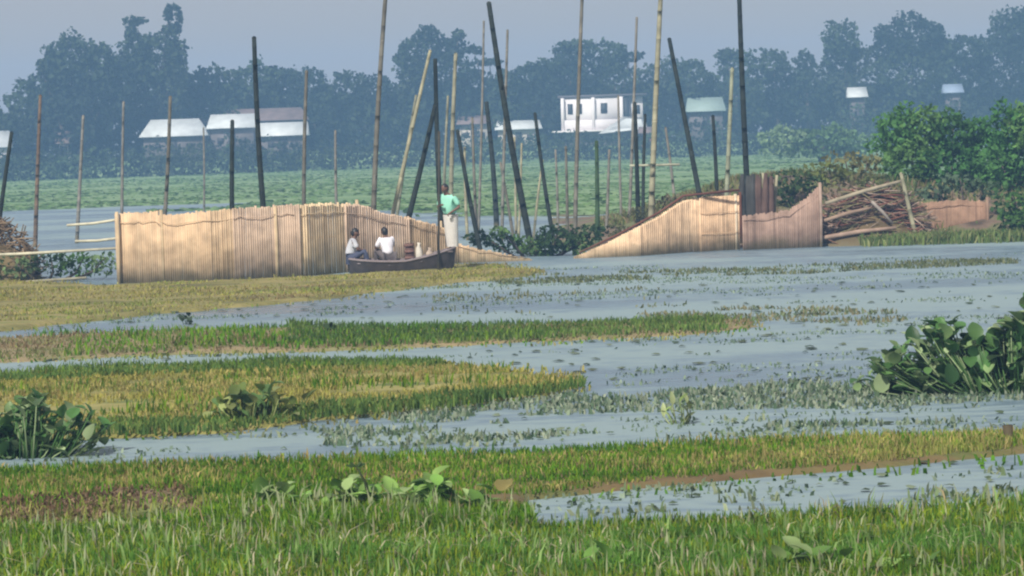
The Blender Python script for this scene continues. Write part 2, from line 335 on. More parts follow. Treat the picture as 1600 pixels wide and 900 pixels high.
def tube(pts, rads, seg=7):
    V = []; q = []
    for i, p in enumerate(pts):
        p = Vector(p); d = (Vector(pts[min(i+1, len(pts)-1)])-Vector(pts[max(i-1, 0)])).normalized()
        u = d.cross(Vector((0,1,0.01))); u = u.normalized() if u.length > 1e-3 else Vector((1,0,0)); v = d.cross(u)
        for k in range(seg):
            th = 2*math.pi*k/seg; V.append(p+(u*math.cos(th)+v*math.sin(th))*rads[i])
    for i in range(len(pts)-1):
        for k in range(seg):
            q.append((i*seg+k, i*seg+(k+1) % seg, (i+1)*seg+(k+1) % seg, (i+1)*seg+k))
    n = len(V); V.append(Vector(pts[0])); V.append(Vector(pts[-1])); t3 = []
    for k in range(seg): t3 += [(n, (k+1) % seg, k), (n+1, (len(pts)-1)*seg+k, (len(pts)-1)*seg+(k+1) % seg)]
    return V, q, t3
class MB:
    def __init__(s): s.V = []; s.q = []; s.t = []; s.c = []
    def add(s, V, q, t3=(), col=(1,1,1)):
        o = len(s.V); s.V += [tuple(v) for v in V]; s.q += [tuple(i+o for i in f) for f in q]; s.t += [tuple(i+o for i in f) for f in t3]
        s.c += [col]*len(V); return s
    def tube(s, pts, r, seg=7, col=(1,1,1)):
        if not hasattr(r, '__len__'): r = [r]*len(pts)
        return s.add(*tube(pts, r, seg), col)
    def box(s, c, sx, sy, sz, rz=0, col=(1,1,1), rx=0, ry=0):
        m = Matrix.Rotation(rz,3,'Z') @ Matrix.Rotation(ry,3,'Y') @ Matrix.Rotation(rx,3,'X')
        V = [Vector(c)+m @ Vector((x*sx/2, y*sy/2, z*sz/2)) for z in (-1,1) for y in (-1,1) for x in (-1,1)]
        return s.add(V, [(0,2,3,1),(4,5,7,6),(0,1,5,4),(2,6,7,3),(0,4,6,2),(1,3,7,5)], (), col)
    def build(s, name, m, parent=None, smooth=False):
        return link(name, npmesh(name, s.V, s.q, s.t, s.c, smooth), m, parent)
FARCOL = [(.035,.055,.03),(.05,.075,.035),(.028,.045,.03),(.06,.08,.045)]
def far_tree(label, lobes, Y, dens=1.0, cols=FARCOL, cat='tree', size=(.35,.85), name='village_tree', group='trees along the far shore', baseZ=1.8, basepx=None):
    L = []
    for px, py, rx, ry in lobes:
        c = P(px, py, Y+random.uniform(-2.0, 2.0)); s = Y/F
        L.append((c.x, c.y, c.z, rx*s*1.1, min(rx,ry)*s*.9+.6*s*10, ry*s))
    big = max(L, key=lambda l: l[3]*l[5]); bx = P(basepx, 250, Y).x if basepx else big[0]
    root = empty(name, (bx, Y, baseZ-.2), label, cat, group)
    area = sum(l[3]*l[5] for l in L)*3.14
    V, q, c = leafcloud(L, int(area*34*dens), size, cols)
    link('crown', npmesh('crown', V, q, None, c), M_leaf, root)
    mb = MB(); top = Vector((big[0], big[1], big[2]))
    mb.tube([(bx, Y, baseZ-.3), (bx*.5+top.x*.5+.3, Y, baseZ+(top.z-baseZ)*.5), top], [.45,.32,.2])
    mid = Vector((bx*.5+top.x*.5+.3, Y, baseZ+(top.z-baseZ)*.5))
    for l in L:
        if l is big: continue
        e = Vector(l[:3]); mb.tube([mid, mid.lerp(e, .5)+Vector((0,0,.3)), e], [.22,.14,.05], 5)
    mb.build('trunk', M_bark, root)
    return root

T = [
 ('dark leafy tree cut by the left edge, behind the short leaning stake', [(-60,200,45,50),(-10,205,38,42),(15,215,28,40)], 316),
 ('low stepped tree left of the broad leftmost crown', [(45,168,32,42),(75,142,30,35),(64,106,7,13),(95,195,45,45),(40,225,38,35)], 322),
 ('broad flat topped tree left of the tallest tower-like tree', [(112,100,40,45),(155,112,40,46),(185,128,25,48),(85,105,18,35),(130,160,62,50),(120,215,50,40)], 328),
 ('tallest tree, tower shaped with two small tufts sticking out on top', [(215,92,26,45),(250,88,36,42),(275,108,16,50),(210,33,17,7),(204,50,9,12),(264,22,6,14),(280,32,5,16),(270,12,10,5),(270,45,12,8),(240,155,55,50),(235,215,50,40)], 334),
 ('rounded tree directly right of the tallest tree, above the left tin roof', [(310,142,32,34),(345,140,32,36),(325,185,50,40)], 342),
 ('rounded tree right behind the tall dark stake, above the brown roof', [(400,138,38,40),(440,140,35,38),(415,185,50,40)], 346),
 ('tree with a sloping right side, over the right end of the tin roofs', [(480,145,30,40),(503,160,16,34),(490,195,40,40)], 346),
 ('low rounded tree between the tin roofs and the spiky crowned tree', [(545,148,32,36),(590,150,35,33),(570,195,50,42)], 350),
 ('tall tree with a spiky crown behind the cluster of leaning poles', [(652,88,30,35),(668,54,18,16),(702,78,26,24),(640,120,20,40),(690,120,48,45),(718,54,10,7),(680,175,60,45)], 350),
 ('tree with thin flat sprays left of the long leaning pole top', [(740,78,18,6),(765,97,22,6),(745,145,42,36),(790,135,24,26),(770,185,50,40)], 352),
 ('low rising tree right of the long leaning pole', [(825,125,28,26),(850,112,25,20),(845,165,50,45)], 354),
 ('flat topped tree over the left end of the white house', [(890,92,26,28),(900,70,28,8),(880,130,45,42),(900,175,40,30)], 358),
 ('rounded tree over the right half of the white house', [(945,92,32,28),(985,88,20,9),(960,135,45,42),(985,180,35,30)], 360),
 ('low rounded tree behind the dark stake that leans right of the pale pole', [(1040,125,36,32),(1078,125,34,34),(1060,170,55,45)], 364),
 ('small flat crown tree just left of the tall dark stake right of centre', [(1152,104,30,26),(1135,85,18,9),(1150,160,45,45)], 366),
 ('small round crown just right of the tall dark stake right of centre', [(1208,100,24,24),(1210,155,45,45)], 368),
 ('narrow small crown left of the column shaped tree', [(1258,98,16,20),(1260,150,38,48)], 368),
 ('column shaped tree with a round head left of the great dome crown', [(1315,62,27,30),(1312,100,26,40),(1325,155,42,45),(1345,95,16,22)], 370),
 ('great dome shaped tree with the widest crown on the right', [(1425,62,50,42),(1390,78,32,30),(1460,82,26,35),(1425,115,65,50),(1410,175,60,45)], 372),
 ('lower level topped tree between the dome shaped tree and the right edge tree', [(1510,80,40,26),(1510,130,45,50),(1500,180,50,45)], 374),
 ('tall dark tree cut by the right edge', [(1580,52,32,38),(1615,62,45,48),(1570,115,45,60),(1600,175,60,50)], 376),
 ]
for lab, lobes, Y in T: far_tree(lab, lobes, Y)
far_tree('dark round tree beyond the right edge of the photo', [(1720,90,60,60),(1730,160,70,60)], 378)
far_tree('dark round tree beyond the left edge of the photo', [(-170,170,60,60),(-180,220,70,50)], 312)
# undergrowth in one mass under and behind the crowns
def undergrowth():
    n = 42000; u = rng.uniform(-260, 1860, n)
    top = 122+30*vnoise(u, 0*u, 60, 3)+np.where(u < 60, 70, 0)
    v = rng.uniform(0, 1, n)
    V = []; X = (u-800)/F; Yd = 334+ (u/1600)*52+rng.uniform(-3, 10, n)
    hor = 215+.0314*(800-u); zt = CH+(hor-top)*Yd/F; z = .8+(zt-.8)*v; x = X*Yd
    s = rng.uniform(.4, 1.2, n); a = rng.normal(size=(n,3)); a /= np.linalg.norm(a, axis=1)[:,None]
    b_ = np.cross(a, rng.normal(size=(n,3))); b_ /= np.linalg.norm(b_, axis=1)[:,None]; a *= s[:,None]*.5; b_ *= s[:,None]*.4
    c = np.stack([x, Yd, z], 1); V = np.stack([c-a, c-b_, c+a, c+b_], 1).reshape(-1,3)
    L = []
    for k in range(110):
        px = -250+k*20+random.uniform(-10,10); Y = 297+max(0, px)/1600*52; 
        w_ = random.uniform(2.2,3.6); L.append((P(px,200,Y).x, Y+random.uniform(0,9), .7+random.uniform(.0,1.2), w_, 2.2, random.uniform(1.3,2.6)))
    for px, ye, Y, w_ in ((245,213,321,30),(300,215,321,34),(360,203,323,30),(420,212,321,30),(462,214,321,30),(0,232,308,20),(98,224,314,12),(740,196,341,30),(800,204,341,30),(835,205,341,24),
                      (900,222,340,30),(945,226,340,32),(990,222,340,24),(1090,178,352,28),(1120,180,352,22),(1341,156,356,26),(1491,149,358,26),(1320,170,358,30),(1360,170,358,30),(1460,165,360,34),(1520,165,360,34)):
        s_ = Y/F; zt_ = P(px, ye+3, Y).z; L.append((P(px,200,Y).x, Y, zt_*.5, w_*s_*1.15, 1.5, zt_*.5))
    V2, q2, c2 = leafcloud(L, 26000, (.3,.7), FARCOL+[(.06,.1,.05)])
    V = np.concatenate([V, V2]); col = np.concatenate([np.repeat(pick(FARCOL, n), 4, 0), c2])
    tag(link('undergrowth', npmesh('undergrowth', V, np.arange(len(V)).reshape(-1,4), None, col), M_leaf), kind='stuff')
undergrowth()

# ------------------------------------------------------------------ village houses
m_tin = flat('pale_tin', (.62,.66,.66), .5, .12, 1.0); m_brown = flat('rusty_roof', (.20,.15,.14), .8, .2, 1)
m_wallw = flat('white_wall', (.82,.78,.78), .8, .05, 1); m_dark = flat('dark_opening', (.03,.03,.035), .6)
m_wallb = flat('grey_brown_wall', (.16,.14,.14), .9, .2, 1); m_pink = flat('pink_wall', (.55,.25,.25), .8, .1, 1); m_beige = flat('beige_wall', (.5,.46,.40), .85, .1, 1)
def hut(label, x0, x1, ytop, yeave, Y, mroof, mwall, depth=4.5, name='village_hut', side=.5, group='huts on the far shore', nwin=2):
    a, b_ = P(x0, yeave, Y), P(x1, yeave, Y); ze = (a.z+b_.z)/2; zr = ze+max(.5, (yeave-ytop)*Y/F); z0 = 1.5
    root = empty(name, ((a.x+b_.x)/2, Y, z0), label, 'hut', group)
    mw = MB(); cx = (a.x+b_.x)/2; w = b_.x-a.x
    mw.box((cx, Y+depth/2, (z0+ze)/2), w-.5, depth-.6, ze-z0)
    mw.build('wall', mwall, root)
    mr = MB(); h2 = depth/2
    xa, xb = a.x-.2, b_.x+.2; ins = side*w*.12
    top = [(xa+ins, Y+h2, zr), (xb-ins, Y+h2, zr)]; ev = [(xa, Y-.4, ze-.1), (xb, Y-.4, ze-.1), (xb, Y+depth+.4, ze-.1), (xa, Y+depth+.4, ze-.1)]
    V = ev+top+[(x, y, z-.12) for x, y, z in ev]
    mr.add(V, [(0,1,5,4),(2,3,4,5),(0,6,7,1),(1,7,8,2),(2,8,9,3),(3,9,6,0),(6,9,8,7)], [(1,2,5),(3,0,4)])
    mr.build('roof', mroof, root)
    md = MB(); md.box((cx, Y+.28, z0+(ze-z0)*.42), .9, .1, (ze-z0)*.8); md.build('door', m_dark, root)
    for k in range(nwin):
        mwi = MB(); mwi.box((cx+(k-.5)*w*.5, Y+.28, z0+(ze-z0)*.6), .8, .1, .7); mwi.build('window', m_dark, root)
    return root
hut('long brown roofed hut above and behind the white tin roofs', 272, 478, 170, 188, 338, m_brown, m_wallb, 6)
hut('hut with a wide white tin roof at the left end of the row', 220, 320, 186, 211, 326, m_tin, m_wallb, 5, side=1.2)
hut('small hut with a peaked white tin roof in the middle of the row', 325, 398, 178, 198, 329, m_tin, m_wallb, 4)
hut('hut with a flat pale tin roof just right of the tall dark stake', 404, 478, 191, 210, 327, m_tin, m_wallb, 4, side=.1)
hut('white hut cut by the left edge behind the leaning stake', -60, 12, 205, 229, 312, m_tin, m_wallw, 4)
hut('tiny pale hut half hidden in the trees at far left', 88, 108, 205, 222, 318, m_brown, m_wallw, 3, nwin=1)
hut('low beige hut behind the leaning poles left of the white house', 715, 765, 180, 192, 346, m_brown, m_beige, 4)
hut('low grey beige hut between the long leaning pole and the white house', 775, 845, 188, 200, 347, m_tin, m_beige, 4)
hut('pale green roofed hut right of the white house behind the leaning stake', 1075, 1132, 152, 172, 358, flat('green_tin',(.30,.40,.36),.6), m_wallb, 4)
hut('tiny white roofed hut under the column shaped tree', 1328, 1354, 136, 150, 362, m_tin, m_wallb, 3, nwin=1, side=.1)
hut('tiny pale blue roofed hut right of the dome shaped tree', 1478, 1504, 131, 143, 364, flat('blue_tin',(.28,.36,.48),.6), m_wallb, 3, nwin=1, side=.1)
hut('small pink walled hut under the right end of the white house', 1000, 1020, 198, 206, 344, m_brown, m_pink, 3, nwin=1)
def white_house():
    Y = 348; s = Y/F; A = P(878, 203, Y); B = P(976, 203, Y); Cc = P(1008, 203, Y); zt = P(930, 152, Y).z; zf = P(930, 203, Y).z; z0 = 1.2
    r = empty('white_house', ((A.x+Cc.x)/2, Y, z0), 'white two storey house with a dark flat roof edge and columns, on the far shore', 'house')
    mb = MB(); mb.box(((A.x+Cc.x)/2, Y+4, (z0+zf)/2), Cc.x-A.x-.4, 7, zf-z0); mb.build('lower_wall', m_wallb, r)
    h = zt-zf
    mb = MB(); mb.box(((A.x+B.x)/2, Y+4.2, zf+h/2), B.x-A.x, 7, h)                 # main block, set back
    mb.box(((A.x+B.x)/2, Y+.3, zf+.7), B.x-A.x, .2, 1.4)                         # balcony parapet
    mb.box(((B.x+Cc.x)/2+.3, Y+4.5, zf+h*.5), Cc.x-B.x-.9, 6, h); mb.build('upper_wall', m_wallw, r)
    mb = MB(); mb.box(((A.x+Cc.x)/2, Y+4.3, zt+.18), Cc.x-A.x+.8, 7.6, .35); mb.build('roof', flat('dark_roof',(.12,.11,.12),.8), r)
    mb = MB(); mb.box(((A.x+B.x)/2-.3, Y+3, zf-.12), B.x-A.x+2, 8, .24); mb.build('floor_slab', m_wallw, r)
    for px in (880, 928, 972):
        mb = MB(); x = P(px, 203, Y).x; mb.box((x, Y+.35, zf+h/2), .45, .35, h); mb.build('column', m_wallw, r)
    for px, w in ((892, .7), (907, .6), (945,.9)):
        mb = MB(); x = P(px, 203, Y).x; mb.box((x, Y+.68, zf+h*.66), w, .1, 1.4); mb.build('window', m_dark, r)
    mb = MB(); x = P(979, 203, Y).x; mb.box((x, Y+.9, zf+h*.5), .9, .4, h*.96); mb.build('door', m_dark, r)
    mb = MB(); x = P(997, 203, Y).x; mb.box((x, Y+1.45, zf+h*.6), .8, .1, 1.2); mb.build('window', m_dark, r)
    a = P(935, 205, Y-1.5); b_ = P(975, 182, Y-1.5); c = P(1010, 184, Y-1.5)
    mb = MB(); mb.add([(a.x,Y-2.5,a.z-.3),(c.x,Y-2.5,c.z-1.4),(c.x,Y,c.z),(b_.x,Y,b_.z),(a.x,Y-2.5,a.z-.4),(c.x,Y-2.5,c.z-1.5),(c.x,Y,c.z-.1),(b_.x,Y,b_.z-.1)],
       [(0,1,2,3),(7,6,5,4),(0,4,5,1),(1,5,6,2),(2,6,7,3),(3,7,4,0)]); mb.build('awning', m_tin, r)
white_house()
MIDG = [(.10,.18,.07),(.14,.23,.10),(.08,.15,.06),(.18,.26,.13)]
far_tree('pale green bush on the far field under the small crowned trees', [(1230,222,42,24),(1285,222,50,26),(1330,228,35,22)], 250, 1.6, MIDG, 'bush', (.25,.6), 'field_bush', None, .1)

# ------------------------------------------------------------------ right bank
def mound():
    X, Y = np.meshgrid(np.arange(1.2, 34, .22), np.arange(70, 112, .3))
    px = 800+X/Y*F
    front = np.interp(px, [860,1000,1160,1290,1440,1600,1900], [74.5,74.2,74.0,74.2,74.0,73.5,72.5])
    hgt = np.interp(px, [860,930,1040,1150,1250,1400,1600,2000], [0,.25,1.0,1.75,1.95,1.6,1.2,1.2])
    d = Y-front+(fbm(X, Y, 2, 60)-.5)*.8
    prof = np.interp(d, [-1,0,.6,6,18,34], [-.5,0,.15,1,.9,0])
    z = hgt*prof+(fbm(X, Y, 1.2, 61)-.5)*.3*np.clip(d, 0, 1)-.02; z = np.where(d < -.8, -.4, z); z = np.where(hgt <= 0, -.4, z)
    ny, nx = X.shape; idx = np.arange(nx*ny).reshape(ny, nx)
    q = np.stack([idx[:-1,:-1], idx[:-1,1:], idx[1:,1:], idx[1:,:-1]], -1).reshape(-1,4)
    m = nmat('bank_earth', [(.3,(.06,.045,.03)),(.45,(.17,.12,.08)),(.58,(.12,.13,.05)),(.75,(.20,.2,.08))], .8, .95, bump=.8, bscale=4, dist=.1)
    tag(link('earth_bank', npmesh('earth_bank', np.stack([X.ravel(),Y.ravel(),z.ravel()],1), q, smooth=True), m), kind='structure')
    n = 16000; x = rng.uniform(3, 30, n); y = rng.uniform(74.5, 92, n); px = 800+x/y*F
    hg = np.interp(px, [860,930,1040,1150,1250,1400,1600,2000], [0,.25,1.0,1.75,1.95,1.6,1.2,1.2])
    fr = np.interp(px, [860,1000,1160,1290,1440,1600,1900], [74.5,74.2,74.0,74.2,74.0,73.5,72.5])
    zz = hg*np.interp(y-fr, [-1,0,.6,6,18,34], [-.5,0,.15,1,.9,0]); k = (fbm(x, y, 2.0, 66) > .45) & (px > 900); x, y, zz = x[k], y[k], zz[k]; m_ = len(x)
    grass('grass', x, y, zz-.05, rng.uniform(.1,.4,m_), rng.uniform(.03,.08,m_), pick([(.13,.17,.05),(.19,.19,.07),(.10,.15,.05),(.22,.17,.09),(.25,.25,.12)], m_), .7)
mound()
NEARG = [(.06,.17,.04),(.08,.20,.05),(.045,.12,.03),(.12,.24,.06)]
def bush(label, lobes, Y, cols, name='bush', size=(.10,.26), dens=1.0, group=None, z0=0.0):
    L = []; s = Y/F
    for px, py, rx, ry in lobes:
        c = P(px, py, Y+random.uniform(-.4,.4)); L.append((c.x, c.y, c.z, rx*s, max(min(rx,ry)*s*.9, .3), ry*s))
    bx = sum(l[0] for l in L)/len(L); root = empty(name, (bx, Y, z0), label, 'bush', group)
    area = sum(l[3]*l[5] for l in L)*3.14
    V, q, c = leafcloud(L, int(area*300*dens*(.18/np.mean(size))**2*.6), size, cols, .5, .6)
    link('foliage', npmesh('foliage', V, q, None, c), M_leaf, root)
    mb = MB()
    for l in L:
        e = Vector(l[:3]); b0 = Vector((bx*.7+e.x*.3, Y, z0-.1)); mb.tube([b0, b0.lerp(e,.6)+Vector((.1,0,0)), e+Vector((0,0,l[5]*.5))], [.05,.035,.015], 5)
    mb.build('stem', M_bark, root)
bush('big rounded green bush on the bank, left one of the right-hand pair', [(1402,212,42,46),(1440,205,48,40),(1490,212,46,40),(1420,255,48,38),(1480,262,55,40),(1535,240,45,50)], 82, NEARG, dens=2.2, z0=.8)
bush('big green bush on the bank cut by the right edge', [(1575,205,35,48),(1620,205,50,45),(1560,265,40,35),(1610,270,50,35),(1690,230,60,60)], 80, NEARG, dens=2.2, z0=.8)
bush('low yellowish green shrub left of the big rounded bush', [(1320,252,35,18),(1355,258,25,20),(1290,270,40,18)], 80, [(.16,.19,.05),(.12,.16,.05),(.20,.2,.08)], name='shrub', z0=1.0)
bush('dark green low shrub above the brown screen fence', [(1235,285,28,22),(1265,290,30,18),(1225,305,20,15)], 77.5, [(.05,.09,.03),(.08,.13,.04)], name='shrub', z0=.8)
bush('bright green shrub at the waterline on the right edge', [(1580,315,32,28),(1610,330,45,35),(1590,350,38,20),(1680,340,60,40)], 73.5, [(.07,.15,.03),(.10,.19,.04),(.05,.11,.03)], name='shrub', z0=.1)
bush('trailing grey green shrub below the big bushes', [(1500,285,35,15),(1535,295,25,14),(1460,300,30,14)], 76, [(.09,.14,.08),(.14,.19,.12),(.06,.1,.05)], name='shrub', z0=.5)
bush('dark low shrub in the gap between the two screen fences', [(870,372,34,22),(830,385,30,16),(905,380,24,18),(790,380,30,16),(750,372,25,14),(850,388,40,12),(925,365,22,16),(780,362,18,10)], 73, [(.05,.11,.03),(.09,.16,.05),(.04,.08,.03)], name='shrub', size=(.08,.2), dens=1.5)
bush('low green plants growing behind the two bamboo rails on the left', [(20,415,40,20),(80,412,40,20),(130,415,40,20),(165,412,25,18),(-60,418,50,20)], 67.5, [(.07,.15,.03),(.12,.2,.06),(.04,.08,.02),(.16,.24,.1)], name='shrub', size=(.08,.22), dens=.8)
bush('dry olive shrub spreading over the top of the brush heap', [(1310,296,32,16),(1360,288,35,16),(1345,325,20,10),(1400,300,25,14)], 74.6, [(.13,.15,.05),(.10,.13,.04),(.2,.17,.08)], name='shrub', size=(.08,.2), dens=.7, z0=.8)
bush('short weedy shrub on the slope behind the tan screen', [(960,360,25,12),(1000,335,25,12),(1050,315,28,12)], 76, [(.10,.11,.05),(.07,.09,.03),(.15,.13,.08)], name='shrub', size=(.08,.18), dens=.6)

# grass fringe at the right waterline
x = rng.uniform(10.0, 20.0, 9000); y = 73.2+rng.normal(0,.35,9000); k = (800+x/y*F > 1385-rng.exponential(45, 9000)); x, y = x[k], y[k]
grass('grass', x, y, np.full(len(x), .0), rng.uniform(.1,.45,len(x)), rng.uniform(.03,.07,len(x)), pick([(.16,.22,.06),(.11,.17,.05),(.24,.26,.1)], len(x)), .5)

# ------------------------------------------------------------------ bamboo screens
TAN = [(.64,.47,.29),(.70,.54,.34),(.60,.43,.27),(.72,.58,.38),(.56,.40,.25)]
PINK = [(.60,.45,.33),(.54,.40,.29),(.64,.50,.37)]
BRN = [(.33,.22,.165),(.28,.185,.14),(.38,.26,.20)]
def screen_panel(root, bot, top, cols, Yoff=0.0, pitch=.055, ragged=.03, zb=-.15, bats=(.86,)):
    """woven screen of upright split bamboo; bot/top: pixel polylines"""
    bx = [p[0] for p in bot]; by = [p[1] for p in bot]; tx = [p[0] for p in top]; ty = [p[1] for p in top]
    x0, x1 = bx[0], bx[-1]; n = int((G(x1, by[-1]).x-G(x0, by[0]).x)/pitch); mb = MB(); base = random.choice(cols)
    rail = {}
    for i in range(n+1):
        px = x0+(x1-x0)*i/n; g = G(px, np.interp(px, bx, by)); g.y += Yoff
        zt = P(px, np.interp(px, tx, ty), g.y).z+random.gauss(0, ragged)*.6
        # leaning view: keep the slat upright under its own top
        c = tuple(np.array(random.choice(cols))*.22*random.uniform(.9,1.1)+np.array(base)*.78)
        if random.random() < .04: c = tuple(np.array(c)*.72)
        zt2 = zb
        wob = random.gauss(0,.012)
        w = pitch*random.uniform(.97,1.12)
        mb.box((g.x, g.y+random.uniform(-.006,.006)+.03*math.sin(i*.13), (zt+zb)/2), w, .016, zt-zb, random.uniform(-.05,.05), c, 0, wob*.3)
        rail[i] = (g.x, g.y, zt)
    pl = mb.build('screen_panel', M_slat, root)
    for f in bats:
        ps = [(rail[i][0], rail[i][1]-.035, .05+(rail[i][2]-.05)*f+random.gauss(0,.01)) for i in range(0, n+1, max(1, n//9))]
        if len(ps) > 1:
            m2 = MB(); m2.tube(ps, .009, 6, tuple(np.array(base)*(.95 if f < .8 else 1.05))); m2.build('batten', M_slat, pl).location = (0,0,0)
def posts(root, lst, col, r=.045):
    for (a, ya, yt, off) in lst:
        g = G(a, ya); g.y += off; zt = P(a, yt, g.y).z
        m = MB(); m.tube([(g.x, g.y, -.4), (g.x+.02, g.y, zt*.5), (g.x+.01, g.y, zt)], [r, r*.95, r*.9], 7, col); m.build('post', M_slat, root)
r1_ = empty('bamboo_screen_fence', tuple(G(480, 432)), 'long pale tan bamboo screen fence behind the boat, stepping down towards the gap', 'fence', 'bamboo screen fences')
LB = [(185,443),(330,440),(480,432),(560,424),(650,417),(720,411),(830,407)]
LT = [(185,334),(252,330),(253,336),(370,326),(430,322),(500,317),(560,318),(600,331),(650,343),(695,354),(722,384),(760,391),(830,405)]
def sub(pl, a, b_):
    xs = [p[0] for p in pl]; ys = [p[1] for p in pl]
    return [(a, float(np.interp(a+.01, xs, ys)))]+[p for p in pl if a < p[0] < b_]+[(b_, float(np.interp(b_-.01, xs, ys)))]
for i, (a, b_, cs) in enumerate([(185,253,TAN),(250,372,TAN),(368,470,PINK),(466,546,TAN),(543,640,PINK),(636,724,TAN),(720,830,TAN)]):
    screen_panel(r1_, sub(LB,a,b_), sub(LT,a,b_), cs, .05*(i % 2))
# a second lower tier of matting laid against the front, as in the photo
m = MB(); m.tube([tuple(P(x,y,G(x,438-(x-185)*.045).y-.1)) for x, y in [(296,377),(372,376),(430,374),(490,371),(545,368)]], .03, 6, (.62,.46,.3)); m.build('batten', M_slat, r1_)
posts(r1_, [(187,443,331,-.08),(256,441,328,-.1),(434,434,322,-.14),(545,425,318,-.1),(560,424,312,.2),(690,413,345,-.05)], (.55,.42,.26), .05)
r2_ = empty('bamboo_screen_fence', tuple(G(1060, 396)), 'bright tan screen fence rising from the gap to a square end at the dark bundle', 'fence', 'bamboo screen fences')
RB = [(898,404),(1000,400),(1080,394),(1155,390)]; RT = [(898,401),(940,384),(1030,338),(1068,314),(1100,308),(1155,305)]
TAN2 = [(.73,.50,.31),(.77,.55,.35),(.69,.46,.28)]
screen_panel(r2_, sub(RB,898,1100), sub(RT,898,1100), TAN2, 0, ragged=.01, bats=()); screen_panel(r2_, sub(RB,1096,1155), sub(RT,1096,1155), TAN2, -.04, ragged=.01, bats=(.3,.7))
posts(r2_, [(1150,390,303,-.1),(1098,393,309,.08),(1000,400,355,.08)], (.66,.55,.40), .05)
m = MB(); m.tube([tuple(P(x,y-5,G(900,404).y+.9+(x-900)*.004)) for x, y in [(905,400),(965,372),(1030,337),(1068,311),(1155,302)]],   .035, 7, (.14,.06,.04)); m.build('top_rail', M_slat, r2_)
r3_ = empty('bamboo_screen_fence', tuple(G(1220, 388)), 'dull brown bamboo screen fence with a ragged raised right end', 'fence', 'bamboo screen fences')
screen_panel(r3_, [(1163,391),(1283,386)], [(1163,337),(1235,328),(1262,308),(1283,290)], BRN, .1)
posts(r3_, [(1283,386,285,0)], (.36,.26,.2), .05)
r4_ = empty('bamboo_screen_fence', tuple(G(1490, 372)), 'low reddish brown screen fence under the big bushes near the right edge', 'fence', 'bamboo screen fences')
screen_panel(r4_, [(1428,378),(1545,372)], [(1428,318),(1500,312),(1545,314)], [(.33,.19,.13),(.38,.24,.16),(.30,.18,.12)], .3)
posts(r4_, [(1545,372,308,.2)], (.3,.2,.14), .05)

# rails at the left
for lab, a, b_ in (('long pale bamboo rail at the left edge, the upper one reaching the fence', (-120,402), (184,388)),
                ('pale bamboo rail lying low at the left edge, below the green plants', (-120,448), (135,434)),
                ('short pale bamboo slanting up to the top left corner of the long fence', (105,352), (186,343)),
                ('short pale bamboo joined to the long fence at mid height on its left', (118,377), (186,372))):
    Y = 66.8 if b_[1] > 380 else 68
    m = MB(); pa, pb = P(*a, Y+.3), P(*b_, Y-.3); md = pa.lerp(pb,.5)-Vector((0,0,.03)); m.tube([pa, md, pb], [.035,.04,.035], 7, (.55,.52,.38))
    o = link('bamboo_rail', npmesh('bamboo_rail', m.V, m.q, m.t, m.c, True), M_slat); tag(o, lab, 'bamboo rail', 'loose bamboo rails')

